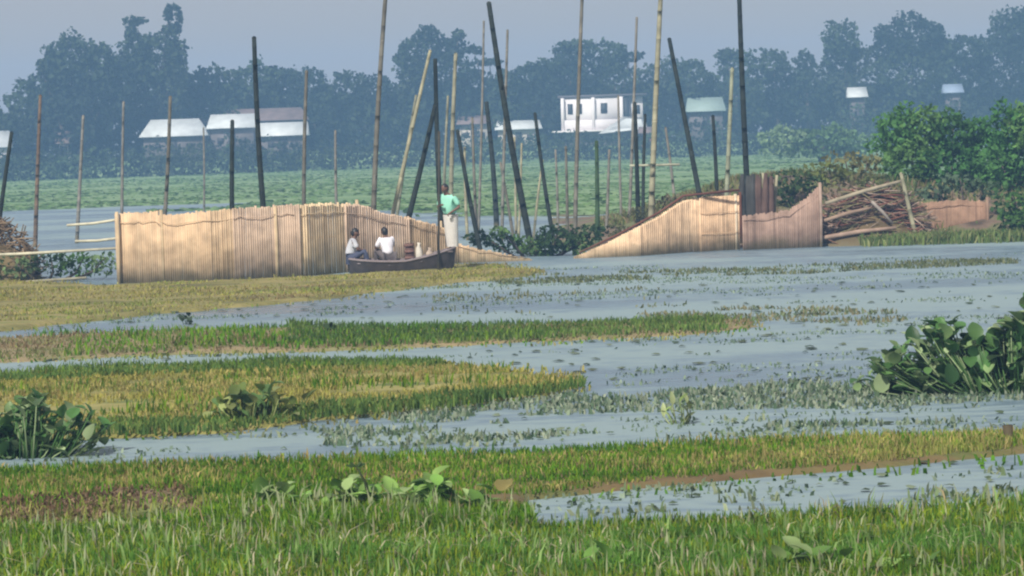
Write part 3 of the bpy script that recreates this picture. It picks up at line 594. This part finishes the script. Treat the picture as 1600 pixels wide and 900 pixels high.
# ------------------------------------------------------------------ upright bamboo poles: pixel top, pixel foot, depth (None: foot on the water), width px, colour
DK = (.028,.036,.03); GY = (.16,.15,.12); PL = (.34,.32,.21); BR = (.17,.12,.08); FT = (.2,.19,.16)
POLES = [
 ((18,208),(2,332),70,9,DK,'short dark stake leaning right at the left edge'),
 ((63,150),(55,386),None,8,BR,'brown stake standing in water right of the straw heap'),
 ((130,182),(120,380),None,7,FT,'faint brown stake between the straw heap and the long fence'),
 ((193,160),(191,330),92,6,FT,'thin faint stake above the left corner of the long fence'),
 ((266,152),(255,345),74,8,GY,'grey green stake over the second panel of the long fence'),
 ((318,200),(318,330),100,4,FT,'short hair-thin stake left of the short thick dark one'),
 ((363,190),(364,345),71,10,DK,'short thick dark stake left of the tall dark one over the fence'),
 ((397,60),(416,350),70,11,DK,'tall dark stake leaning left over the middle of the long fence'),
 ((479,112),(477,340),73,8,GY,'grey stake right of the tall dark one over the fence'),
 ((524,205),(527,335),86,6,FT,'faint short stake over the right part of the long fence'),
 ((605,-40),(585,350),69.5,10,GY,'very tall grey stake running out of the top, left of the boat crew'),
 ((672,80),(612,345),70.5,8,PL,'pale pole leaning right, left of the dark leaning one by the standing man'),
 ((680,92),(676,186),72,10,DK,'dark upright pole top at the crossing above the standing man'),
 ((680,165),(636,345),70,11,DK,'thick dark pole leaning right beside the standing man'),
 ((712,85),(706,330),74,9,(.3,.29,.2),'pale greenish upright pole behind the standing man'),
 ((715,205),(746,364),72,9,DK,'dark stake leaning left just right of the standing man'),
 ((700,150),(694,330),80,6,(.24,.24,.17),'thin pale green stake just behind the head of the standing man'),
 ((738,185),(744,330),82,6,GY,'thin grey stake between the standing man and the upright dark stake'),
 ((650,150),(622,335),78,6,(.24,.24,.17),'thin greenish stake leaning right, leftmost of the leaning cluster'),
 ((726,230),(730,345),86,6,PL,'short pale stake right of the standing man'),
 ((848,250),(838,340),84,5,PL,'thin pale short stake right of the foot of the long leaning pole'),
 ((884,230),(886,360),79,6,GY,'thin grey short stake left of the very tall grey pole'),
 ((952,235),(948,340),82,6,FT,'faint short stake just right of the dark green one'),
 ((1008,180),(1006,330),80,7,DK,'thin dark stake touching the left side of the pale yellowish pole'),
 ((868,235),(871,345),88,5,FT,'thin faint stake in the field left of the white house'),
 ((804,215),(806,335),90,5,PL,'very thin pale stake right behind the middle of the long leaning pole'),
 ((756,33),(748,340),84,5,FT,'thin faint tall pole left of the long leaning pole'),
 ((760,160),(776,358),None,10,DK,'dark stake leaning slightly left between the man and the long leaning pole'),
 ((793,48),(785,340),82,6,FT,'thin pale tall pole crossing behind the long leaning pole'),
 ((764,6),(833,398),None,12,DK,'very long dark pole leaning left, its foot in the gap of the fence'),
 ((782,255),(797,342),84,6,GY,'short grey stake under the long leaning pole'),
 ((836,178),(861,345),80,8,DK,'dark stake leaning left, right of the long leaning pole'),
 ((815,225),(811,342),86,5,PL,'thin short pale stake in the open water of the gap'),
 ((911,-40),(898,398),None,8,GY,'very tall grey pole passing the left end of the white house'),
 ((932,222),(933,372),76,9,(.05,.09,.04),'short dark green stake at the left tip of the tan screen'),
 ((966,150),(970,310),86,5,FT,'thin faint stake below the middle of the white house'),
 ((995,28),(984,320),84,6,FT,'faint tall pole over the right end of the white house'),
 ((992,162),(997,332),77,9,DK,'short dark stake just left of the tall pale pole'),
 ((1034,-40),(1018,332),75,11,PL,'very tall pale yellowish pole right of the white house'),
 ((1040,200),(1047,262),95,6,FT,'short faint stub right of the foot of the pale yellowish pole'),
 ((1046,62),(1089,285),79,10,DK,'dark stake leaning left, right of the pale yellowish pole'),
 ((1114,182),(1118,275),80,8,DK,'short dark stake above the tan screen'),
 ((1144,108),(1136,295),78,9,(.3,.32,.22),'pale greenish stake left of the tall dark one by the bundle'),
 ((1154,-40),(1168,275),77,11,DK,'very tall dark stake rising from the dark bundle'),
 ((1192,272),(1198,338),75,7,PL,'short pale post above the left end of the brown screen'),
 ((1214,275),(1210,336),75,7,PL,'short yellowish post above the middle of the brown screen'),
 ((1408,272),(1427,352),73.5,9,PL,'pale leaning post between the brush heap and the low reddish fence'),
]
for (tp, ft, Y, w, col, lab) in POLES:
    if Y is None: Y = G(*ft).y
    a = P(*ft, Y); b_ = P(*tp, Y); d = (b_-a).normalized()
    if 'crossing above' in lab: a = P(690, 330, Y); d = (b_-a).normalized()
    zg = -.3 if lab.find('brown screen') < 0 else .3
    a = a-d*((a.z-zg)/d.z) if a.z > zg else a
    L = (b_-a).length; r = w*Y/F/2*.82; pts = []; rr = []; cc = []; bow = random.uniform(-.06,.06)*L/6; gap = random.uniform(.36,.5)
    tint = random.uniform(.9,1.1); base = np.array(col)*tint; h = 0.0; wob = 0.0
    while h < L:
        for dh, kr, kc in ((0,1,.9),(gap*.5,.97,1.0),(gap-.03,1,.95),(gap-.015,1.08,1.08)):
            f = min(1, (h+dh)/L); p = a+d*(L*f); p.x += bow*math.sin(math.pi*f)+wob*dh/gap; pts.append(p); rr.append(r*(1.12-.35*f)*kr); cc += [tuple(base*kc*random.uniform(.9,1.1))]*8
        h += gap
        for p in pts[-4:]: p.y += random.gauss(0,.004)
        if f >= 1: break
    m = MB(); m.tube(pts, rr, 8, (1,1,1)); m.c = cc+[tuple(base)]*2
    o = link('bamboo_pole', npmesh('bamboo_pole', m.V, m.q, m.t, m.c, True), M_slat)
    tag(o, lab, 'pole', 'upright bamboo poles')
m = MB(); m.tube([P(984,259,78), P(1062,257,78)], .035, 7, (.5,.5,.36))
tag(link('bamboo_rail', npmesh('bamboo_rail', m.V, m.q, m.t, m.c, True), M_slat), 'short pale crosspiece tied level between the poles beside the white house', 'bamboo rail', 'loose bamboo rails')

# ------------------------------------------------------------------ heaps on the banks
def heap(name, label, cat, px0, px1, pytop, Y, cols, n, depth=1.0, ln=(.3,.9), w=.03, ang=.5):
    root = empty(name, tuple(P((px0+px1)/2, 380, Y)), label, cat)
    root.location.z = 0; c0, c1 = P(px0, 380, Y).x, P(px1, 380, Y).x; H = P((px0+px1)/2, pytop, Y).z
    m = MB()
    for i in range(n):
        f = random.random(); x = c0+(c1-c0)*f; e = math.sin(math.pi*(.08+.84*f))**.6; z = random.uniform(-.05, 1)*H*e
        dx = random.uniform(*ln); a = random.gauss(0, ang); y = Y+random.uniform(-.5,.5)*depth*(1.2-z/H)
        p0 = Vector((x-dx/2*math.cos(a), y, max(-.05, z-dx/2*math.sin(a)))); p1 = Vector((x+dx/2*math.cos(a), y+random.uniform(-.2,.2), max(.0, z+dx/2*math.sin(a))))
        m.tube([p0, p0.lerp(p1,.5)+Vector((0,0,random.uniform(-.04,.04))), p1], random.uniform(.5,1)*w, 5, tuple(np.array(random.choice(cols))*random.uniform(.7,1.2)))
    m.build('stalks', M_slat, root)
    core = MB(); V = []; q = []; nu, nv = 16, 8
    for j in range(nv+1):
        for i in range(nu+1):
            f = i/nu; g = j/nv; e = math.sin(math.pi*(.02+.96*f))**.6
            V.append((c0+(c1-c0)*f, Y+(g-.5)*depth*1.5, -.1+(H*.6*e+.1)*math.sin(math.pi*g)+mn.noise(Vector((f*6,g*5,Y)))*.08))
    for j in range(nv):
        for i in range(nu): k = j*(nu+1)+i; q.append((k,k+1,k+nu+2,k+nu+1))
    core.add(V, q, (), tuple(np.array(cols[0])*.6+np.array((.04,.04,.01)))); core.build('core', M_slat, root, True)
    return root
heap('straw_heap', 'round brown straw heap at the left edge on the water', 'heap', -70, 54, 343, 68.5, [(.22,.15,.09),(.28,.2,.12),(.16,.11,.06)], 700, 1.6, (.2,.6), .02, .8)
heap('brush_heap', 'tangled heap of brown brushwood and broken screens right of the brown fence', 'heap', 1288, 1440, 292, 74.2, [(.15,.09,.06),(.26,.17,.12),(.34,.26,.2),(.22,.09,.06),(.20,.18,.09)], 1700, 1.6, (.3,1.0), .022, .4)
for k, (lab, a, b_, w_, c) in enumerate([
  ('long pale stick slanting up across the brush heap to the leaning post', (1290,318), (1408,283), 6, (.34,.29,.2)),
  ('pale pinkish plank slanting across the middle of the brush heap', (1288,345), (1360,325), 6, (.30,.21,.15)),
  ('pale plank lying at the foot of the brush heap', (1285,372), (1400,356), 7, (.34,.24,.18)),
  ('pale stick sloping down right inside the brush heap', (1362,315), (1395,350), 5, (.32,.28,.24))]):
    m = MB(); Y = 73.1+k*.08; pa, pb = P(*a,Y), P(*b_,Y); r = w_*Y/F/2; m.tube([pa, pa.lerp(pb,.5)+Vector((0,0,.03)), pb], [r,r*1.1,r*.8], 7, c)
    tag(link('loose_stick', npmesh('loose_stick', m.V, m.q, m.t, m.c, True), M_slat), lab, 'stick', 'sticks on the brush heap')
# dark bundle hung between the screens
bd = empty('net_bundle', tuple(P(1178,380,74.6)), 'dark bundle of netting standing between the tan and the brown screens', 'net'); bd.location.z = 0
m = MB(); 
for k in range(9):
    px = 1160+k*5.5; p0 = P(px, 385, 74.6); p0.y += random.uniform(-.1,.1); p1 = P(px+random.uniform(-4,4), 268+random.uniform(-4,10), 74.6)
    m.tube([(p0.x,p0.y,-.1), (p0.x+.03, p0.y-.06, p1.z*.35), (p1.x-.03, p0.y+.05, p1.z*.7), (p1.x,p0.y,p1.z)], [.10,.12,.11,.05], 8, (.055,.055,.05) if k < 4 else (.11,.07,.055))
m.build('folds', M_slat, bd, True)
m = MB(); a = P(1157,312,74.4); m.tube([P(1156,300,74.45), P(1159,392,74.45)], .045, 7, (.12,.05,.03)); m.build('post', M_slat, bd)

# ------------------------------------------------------------------ people and boat
def skin(joints, edges, sub=2):
    me = bpy.data.meshes.new('tmp'); names = list(joints); ix = {k:i for i,k in enumerate(names)}
    me.from_pydata([joints[k][0] for k in names], [(ix[a], ix[b_]) for a, b_ in edges], [])
    o = bpy.data.objects.new('tmp', me); C.objects.link(o)
    sm = o.modifiers.new('s','SKIN'); sm.use_smooth_shade = True
    if not me.skin_vertices: return None
    for i, k in enumerate(names):
        r = joints[k][1]; me.skin_vertices[0].data[i].radius = r if hasattr(r,'__len__') else (r,r)
        me.skin_vertices[0].data[i].use_root = (i == 0)
    s2 = o.modifiers.new('d','SUBSURF'); s2.levels = sub; s2.render_levels = sub
    dg = bpy.context.evaluated_depsgraph_get(); dg.update()
    out = bpy.data.meshes.new_from_object(o.evaluated_get(dg)); bpy.data.objects.remove(o)
    V = [tuple(v.co) for v in out.vertices]; q = [tuple(p.vertices) for p in out.polygons if len(p.vertices) == 4]; t3 = [tuple(p.vertices) for p in out.polygons if len(p.vertices) == 3]
    return V, q, t3
def ellip(c, r, tilt, nose=True, n=14):
    V = []; q = []; m = Matrix.Rotation(tilt,3,'Y')
    for j in range(n+1):
        for i in range(n):
            th = math.pi*j/n; ph = 2*math.pi*i/n; v = Vector((math.sin(th)*math.cos(ph), math.sin(th)*math.sin(ph), math.cos(th)))
            w = Vector((v.x*r[0], v.y*r[1], v.z*r[2]))
            if nose:                                        # face looks to -X
                if v.z < -.2: w.y *= .85; w.x *= .92
                if v.x < -.9 and -.35 < v.z < .12: w.x -= .022
                if v.x < -.75 and .1 < v.z < .35 and abs(v.y) > .2: w.x += .012
                if abs(v.y) > .93 and abs(v.z) < .35: w.y *= 1.18
            V.append(Vector(c)+m @ w)
    for j in range(n):
        for i in range(n): q.append((j*n+i, (j+1)*n+i, (j+1)*n+(i+1) % n, j*n+(i+1) % n))
    return V, q
m_skin = flat('skin', (.16,.085,.055), .6, .1); m_hair = flat('hair', (.012,.010,.010), .5)
def person(label, loc, J, rz, shirt_col, leg_col, fat=1.0, skirt=False, tilt=.1):
    """J joint positions in metres, facing -X"""
    root = empty('person', loc, label, 'person'); mt = Matrix.Rotation(rz,3,'Z')
    T_ = lambda v: Vector(loc)+mt @ Vector(v)
    jj = {}; ed = []
    rad = dict(pel=(.13,.12), spi=(.12,.11), che=(.15,.12), nec=.05, hed=.065, **{})
    def add(k, v, r): jj[k] = (v, r)
    add('pel', J['pel'], .12); add('spi', J['spi'], .11); add('che', J['che'], .13); add('nec', J['nec'], .05); add('hed', J['hed'], .06)
    ed += [('pel','spi'),('spi','che'),('che','nec'),('nec','hed')]
    for s in 'LR':
        add('sh'+s, J['sh'+s], .055); add('el'+s, J['el'+s], .04); add('wr'+s, J['wr'+s], .027)
        pw = Vector(J['wr'+s]); dv = (pw-Vector(J['el'+s])).normalized(); add('pa'+s, tuple(pw+dv*.07), .03)
        add('hi'+s, J['hi'+s], .085); add('kn'+s, J['kn'+s], .058); add('an'+s, J['an'+s], .036); add('to'+s, J['to'+s], .032)
        ed += [('che','sh'+s),('sh'+s,'el'+s),('el'+s,'wr'+s),('wr'+s,'pa'+s),('pel','hi'+s),('hi'+s,'kn'+s),('kn'+s,'an'+s),('an'+s,'to'+s)]
    B = MB(); r = skin(jj, ed); B.add([T_(v) for v in r[0]], r[1], r[2])
    hc = Vector(J['hed'])+Vector((-.015,0,.045)); V, q = ellip(hc, (.098,.076,.122), -tilt); B.add([T_(v) for v in V], q)
    for s in 'LR':                                          # five curled fingers a hand
        pw = Vector(jj['pa'+s][0]); dv = (pw-Vector(J['el'+s])).normalized(); sd_ = dv.cross(Vector((0,0,1)))
        sd_ = sd_.normalized() if sd_.length > .1 else Vector((0,1,0)); up = sd_.cross(dv)
        for k in range(4):
            o_ = pw+sd_*(k-1.5)*.018; l = (.06,.07,.065,.05)[k]
            B.tube([T_(o_), T_(o_+dv*l*.5), T_(o_+dv*l*.75-up*l*.4), T_(o_+dv*l*.5-up*l*.7)], [.0095,.009,.008,.006], 6)
        o_ = pw-dv*.03-sd_*.03; B.tube([T_(o_), T_(o_-sd_*.02+dv*.03), T_(o_-up*.03+dv*.05)], [.011,.010,.007], 6)
    bodyo = B.build('body', m_skin, root, True)
    h = MB(); V, q = ellip(hc+Vector((.014,0,.02)), (.104,.088,.122), -tilt, False)
    keep = [i for i, v in enumerate(V) if (v-hc).z > .015 or (v-hc).x > .03]; ks = set(keep)
    h.add([T_(v) for v in V], [f for f in q if all(i in ks for i in f)]); h.build('hair', m_hair, root, True)
    # shirt
    sj = {'pel': (tuple(Vector(J['pel'])+Vector((0,0,.02))), .155*fat), 'spi': (J['spi'], .15*fat), 'che': (J['che'], .19*fat), 'nk': (tuple(Vector(J['che']).lerp(Vector(J['nec']), .6)), .085)}
    se = [('pel','spi'),('spi','che'),('che','nk')]
    for s in 'LR':
        a, b_ = Vector(J['sh'+s]), Vector(J['el'+s]); sj['s'+s] = (tuple(a), .085); sj['e'+s] = (tuple(a.lerp(b_, .9)), .068); se += [('che','s'+s),('s'+s,'e'+s)]
    r = skin(sj, se); m = MB(); m.add([T_(v) for v in r[0]], r[1], r[2]); m.build('shirt', flat('shirt_'+label[:6], shirt_col, .8, .08, 5), root, True)
    m = MB()
    if skirt:
        tp = Vector(J['pel']); bt = (Vector(J['anL'])+Vector(J['anR']))/2; n = 20; V = []; q = []
        for j in range(9):
            f = j/8; c = tp.lerp(bt+Vector((0,0,.10)), f)+Vector((0,0,.04*(1-f)))
            for i in range(n):
                th = 2*math.pi*i/n; rr_ = .215-.055*f+.014*math.sin(i*2.4+j*.5)*f; V.append(T_((c.x+math.cos(th)*rr_*.85, c.y+math.sin(th)*rr_, c.z)))
        for j in range(8):
            for i in range(n): q.append((j*n+i,(j+1)*n+i,(j+1)*n+(i+1) % n,j*n+(i+1) % n))
        m.add(V, q); m.build('wrapped_skirt', flat('cloth_'+label[:6], leg_col, .85, .08, 6), root, True)
    else:
        tj = {'pel': (J['pel'], .145)}; te = []
        for s in 'LR':
            tj['h'+s] = (J['hi'+s], .11); tj['k'+s] = (J['kn'+s], .08); tj['a'+s] = (tuple(Vector(J['kn'+s]).lerp(Vector(J['an'+s]), .85)), .065); te += [('pel','h'+s),('h'+s,'k'+s),('k'+s,'a'+s)]
        r = skin(tj, te); m.add([T_(v) for v in r[0]], r[1], r[2]); m.build('trousers', flat('cloth_'+label[:6], leg_col, .85, .08, 6), root, True)
    return root
BY = 66.2
def boat():
    a, b_ = P(546, 412, BY), P(708, 402, BY); cx = (a.x+b_.x)/2; L = b_.x-a.x; rt = empty('rowing_boat', (cx, BY, 0), 'small dark wooden boat carrying three people in front of the long screen fence', 'boat')
    ns, nc = 25, 11; md = flat('tarred_wood', (.055,.045,.045), .6, .3, 6); mi = flat('grey_wood', (.22,.18,.18), .8, .2, 5)
    def sect(f, inner=0):
        x = cx-L/2+L*f; e = max(0, 1-abs(2*f-1)**2.4); hw = .42*e**.55+.05; sheer = .30+.10*abs(2*f-1)**2.2+max(0,f-.55)*.45; keel = -.12+.15*abs(2*f-1)**4
        out = []
        for i in range(nc):
            t_ = i/(nc-1)*2-1; y = BY+hw*(1-inner*.10)*math.copysign(abs(t_)**.7, t_); z = keel+inner*.05+(sheer-keel)*(abs(t_)**2.6); 
            x2 = x+(f-.5)*.15*abs(t_)**2
            out.append((x2, y, z))
        return out
    for nm, inner, mm in (('hull', 0, md), ('inner_lining', 1, mi)):
        V = []; q = []
        for j in range(ns): V += sect(j/(ns-1), inner)
        for j in range(ns-1):
            for i in range(nc-1): k = j*nc+i; q.append((k,k+1,k+nc+1,k+nc) if not inner else (k,k+nc,k+nc+1,k+1))
        m = MB().add(V, q)
        if not inner: m.add([*sect(0)], [], [(0,i,i+1) for i in range(1,nc-1)]); m.add([*sect(1)], [], [(0,i+1,i) for i in range(1,nc-1)])
        m.build(nm, mm, rt, True)
    for s in (0, nc-1):
        m = MB(); m.tube([Vector(sect(j/(ns-1))[s])+Vector((0,0,.012)) for j in range(ns)], .028, 6); m.build('gunwale', mi, rt, True)
    m = MB(); s_ = sect(.93); m.box((s_[0][0]-.08, BY, s_[0][2]-.03), .42, abs(s_[-1][1]-s_[0][1])+.02, .04); m.build('stern_deck', mi, rt)
    for f in (.14,.42,.66):
        m = MB(); s_ = sect(f); m.box((s_[0][0], BY, s_[0][2]-.07), .2, abs(s_[-1][1]-s_[0][1])-.06, .035); m.build('thwart', mi, rt)
    m = MB()
    for f in np.linspace(.08,.92,9): m.tube([Vector(p)*1.0+Vector((0,0,.012)) for p in sect(f, 1)], .014, 5)
    m.build('ribs', mi, rt)
    return cx, L
bcx, bL = boat()
ux = lambda px: P(px, 400, BY).x
def standing():
    J = dict(pel=(.02,0,.86), spi=(.0,0,1.03), che=(-.06,0,1.24), nec=(-.10,0,1.37), hed=(-.14,0,1.45),
        shL=(-.06,-.17,1.31), shR=(-.06,.17,1.31), elL=(.02,-.27,1.07), elR=(-.12,.24,1.06), wrL=(-.17,-.17,.95), wrR=(-.25,.05,1.12),
        hiL=(.02,-.07,.82), hiR=(.02,.07,.82), knL=(-.02,-.06,.46), knR=(.03,.06,.45), anL=(.05,-.06,.08), anR=(.07,.06,.08), toL=(-.09,-.08,.03), toR=(-.07,.08,.03))
    for k in list(J): J[k] = tuple(np.array(J[k])*1.14)
    # feet on the after thwart, turned part away
    return person('person standing in the boat in a mint green shirt and pale wrapped cloth', (ux(705), BY, .44), J, math.radians(52), (.30,.68,.52), (.66,.63,.58), fat=1.3, skirt=True, tilt=.5)
standing()
def seated(label, px, rz, sc, lc, fwd=.1):
    J = dict(pel=(0,0,.12), spi=(-.03*fwd*5,0,.30), che=(-.5*fwd,0,.50), nec=(-.75*fwd,0,.63), hed=(-.9*fwd,0,.71),
        shL=(-.5*fwd,-.17,.57), shR=(-.5*fwd,.17,.57), elL=(-.12-.5*fwd,-.24,.35), elR=(-.12-.5*fwd,.24,.35), wrL=(-.32,-.14,.32), wrR=(-.32,.14,.32),
        hiL=(-.02,-.09,.11), hiR=(-.02,.09,.11), knL=(-.38,-.15,.30), knR=(-.38,.15,.30), anL=(-.46,-.13,-.08), anR=(-.46,.13,-.08), toL=(-.60,-.14,-.12), toR=(-.60,.14,-.12))
    return person(label, (ux(px), BY, .30), J, rz, sc, lc, tilt=.3)
seated('person sitting in the bow in a grey white shirt and dark blue trousers', 547, math.radians(185), (.55,.56,.60), (.06,.07,.12), .16)
seated('person sitting crouched in the middle of the boat in a bright white shirt', 607, math.radians(-60), (.82,.80,.86), (.12,.10,.10), .2)
m = MB(); m.tube([P(686,205,BY+.1), P(686,300,BY-.05), P(685,424,BY-.5)], [.03,.032,.03], 8, (.06,.055,.04))
tag(link('punting_pole', npmesh('punting_pole', m.V, m.q, m.t, m.c, True), M_slat), 'dark pole held upright by the standing person in the boat', 'pole')
# load in the boat
c = empty('wooden_crate', (ux(640), BY+.05, .16), 'dark brown slatted crate standing in the boat behind the white shirt', 'crate')
m = MB(); m.box((ux(640), BY+.05, .46), .22, .26, .58, .1); m.build('box', flat('crate_inside', (.10,.05,.04), .8), c)
for k in range(4): m = MB(); m.box((ux(640), BY-.10, .22+k*.16), .25, .02, .07, .1); m.build('slat', flat('crate_slat', (.17,.09,.07), .8), c)
for lab, px, w_, col in (('pale upright sack beside the dark crate in the boat', 655, .15, (.62,.58,.5)), ('beige upright sack in the stern in front of the standing person', 672, .17, (.45,.36,.28))):
    m = MB(); x = ux(px); m.tube([(x,BY,.14),(x+.01,BY,.2),(x,BY+.02,.45),(x-.01,BY,.62 if w_ < .16 else .5),(x,BY,.70 if w_ < .16 else .58),(x+.01,BY,.76 if w_ < .16 else .62)], [w_*.4,w_*.62,w_*.66,w_*.5,w_*.2,w_*.34], 12)
    tag(m.build('sack', flat('sack_cloth', col, .9), None, True), lab, 'sack')

# ------------------------------------------------------------------ broad leaved water plants
def leafplant(label, name, px, py, wpx, hpx, n, cols, size=(.07,.13), group=None, up=.8, cat='plant', rnd=1.0, low=.06):
    g = G(px, py); s = g.y/F; Wd, H = wpx*s, hpx*s
    root = empty(name, tuple(g), label, cat, group); L = MB(); St = MB()
    for i in range(n):
        f = random.gauss(0,.24); f = max(-.5, min(.5, f)); x = g.x+f*Wd; y = g.y+random.uniform(-.35,.35)*min(Wd, .9); h = H*(1-1.4*f*f)*random.uniform(low,1)*(.85+.22*math.sin(f*17+px))
        top = Vector((x+f*Wd*.25+random.gauss(0,.03), y+random.gauss(0,.05), h)); b0 = Vector((x*.8+g.x*.2, y, -.03))
        dk = np.array(random.choice(cols))*random.uniform(.6,1.4)
        St.tube([b0, b0.lerp(top,.5)+Vector((random.gauss(0,.02),0,0)), top], [.010,.009,.006], 5, tuple(dk*.9))
        a = random.uniform(0, 2*math.pi); el = random.gauss(up, .45); d = Vector((math.cos(a)*math.cos(el), math.sin(a)*math.cos(el), math.sin(el)))
        sd_ = d.cross(Vector((0,0,1))); sd_ = sd_.normalized() if sd_.length > .05 else Vector((1,0,0)); nn = sd_.cross(d)
        l = random.uniform(*size)*1.3; w = l*.42*rnd; V = []
        prof = [(0,.25),(.2,.85),(.45,1.0),(.7,.8),(.9,.4),(1,.03)]
        for t_, ww in prof:
            c = top+d*l*t_-nn*l*.25*t_*t_
            V += [c-sd_*w*ww+nn*w*.35*ww, c, c+sd_*w*ww+nn*w*.35*ww]
        q = []
        for k in range(5): b3 = k*3; q += [(b3,b3+1,b3+4,b3+3),(b3+1,b3+2,b3+5,b3+4)]
        L.add(V, q, (), tuple(dk))
    L.build('leaves', M_leafg, root, True); St.build('stems', M_leafg, root)
    return root
M_leafg = vmat('glossy_leaf', .38, 1.0, .2)
HY = [(.07,.16,.045),(.10,.20,.06),(.045,.11,.035),(.18,.27,.11),(.26,.34,.17)]
leafplant('large dark clump of water hyacinth rising at the right edge', 'water_hyacinth', 1590, 612, 350, 128, 800, HY, (.10,.20), 'water hyacinth clumps')
leafplant('low dark spill of hyacinth leaves left of the large right clump', 'water_hyacinth', 1425, 612, 130, 62, 110, HY, (.08,.15), 'water hyacinth clumps')
leafplant('dark leafy hyacinth clump at the left edge of the middle bank', 'water_hyacinth', 45, 712, 190, 88, 300, HY, (.09,.16), 'water hyacinth clumps')
leafplant('small hyacinth clump with one tall dark leaf on the ochre bank', 'water_hyacinth', 400, 662, 115, 66, 70, [(.16,.22,.06),(.24,.28,.10),(.09,.16,.05)], (.09,.17), 'water hyacinth clumps', low=.3)
LG = [(.15,.29,.06),(.22,.36,.09),(.12,.23,.05),(.30,.42,.16)]
for lab, px, py, w_, h_, n in (
  ('broad leaved weed beside the thin curved stem at the edge of the turf', 560, 806, 100, 62, 44),
  ('broad leaved weed left of the curved stem, low in the turf', 440, 806, 110, 45, 34),
  ('broad leaved weed with light leaves right of the curved stem', 680, 810, 120, 62, 54),
  ('small broad leaved weed under the yellow leaf', 745, 808, 60, 42, 18),
  ('pale broad leaved weed at the bottom edge right of centre', 1265, 900, 90, 42, 14),
  ('small bright green weed at the bottom edge in the middle', 935, 900, 70, 30, 12),
  ('pale leafy weed at the bottom right', 1420, 905, 110, 36, 16)):
    leafplant(lab, 'broad_leaved_weed', px, py, w_, h_, n, LG, (.08,.16), 'broad leaved weeds in the turf', .5, low=.45)
leafplant('small yellow green weed in the shallow water right of the ochre bank', 'water_weed_tuft', 1065, 662, 50, 42, 16, [(.2,.28,.08),(.26,.3,.14)], (.08,.14), None, 1.0, 'weed', .5)
leafplant('small dark weed sprig standing in the open water on the left', 'water_weed_tuft', 291, 507, 16, 16, 7, [(.06,.09,.05)], (.10,.16), None, 1.0, 'weed', .7)
leafplant('dark weed sprig on the thin bank below the boat', 'water_weed_tuft', 510, 528, 50, 22, 18, [(.05,.09,.03)], (.09,.16), None, .8, 'weed', .7)
# single yellow leaf, curved stem, stump
g = G(788, 792); m = MB(); m.tube([(g.x,g.y,-.02),(g.x+.01,g.y,.14)], .008, 5, (.2,.15,.06)); V = []
for j in range(7):
    for i in range(7):
        u, v = i/6*2-1, j/6*2-1; rr_ = max(abs(u),abs(v)); k = rr_/max(1e-6, math.hypot(u,v)) if rr_ > 0 else 1
        V.append((g.x+u*k*.085+.02*v*k, g.y-.05*v*k-.03*u*u, .20+v*k*.06+.03*u*u))
m.add(V, [(j*7+i,j*7+i+1,j*7+i+8,j*7+i+7) for j in range(6) for i in range(6)], (), (.85,.74,.30))
tag(m.build('yellow_leaf', M_leaf, None, True), 'single upright yellow leaf at the edge of the front turf', 'leaf')
g = G(578, 800); s = g.y/F; m = MB(); m.tube([(g.x,g.y,0),(g.x+2*s,g.y-.3,30*s),(g.x-3*s,g.y-.3,55*s),(g.x-16*s,g.y-.3,80*s)], [.016,.015,.013,.010], 6, (.05,.07,.025))
sr = empty('curved_stem', tuple(g), 'thin dark curved stem standing over the yellow green strip in the foreground', 'stem'); m.build('stalk', M_leaf, sr)
m = MB()
for k in range(5):
    a = -1.2+k*.6; tpv = Vector((g.x-16*s, g.y-.3, 79*s)); e = tpv+Vector((math.sin(a)*.10, .02*k-.04, math.cos(a)*.05)); m.add([tpv, tpv.lerp(e,.5)+Vector((0,0,.02)), e, tpv.lerp(e,.5)-Vector((0,.02,.015))], [(0,1,2,3)], (), (.05,.09,.03))
m.build('leaf', M_leaf, sr)
g = G(1575, 702); s = g.y/F; st = empty('stump', tuple(g), 'short dark wooden stump on the strip at the right edge', 'stump')
m = MB(); m.tube([(g.x,g.y,-.05),(g.x+.01,g.y,20*s),(g.x,g.y,38*s)], [.06,.05,.055], 9, (.06,.045,.025)); m.build('post', M_slat, st)
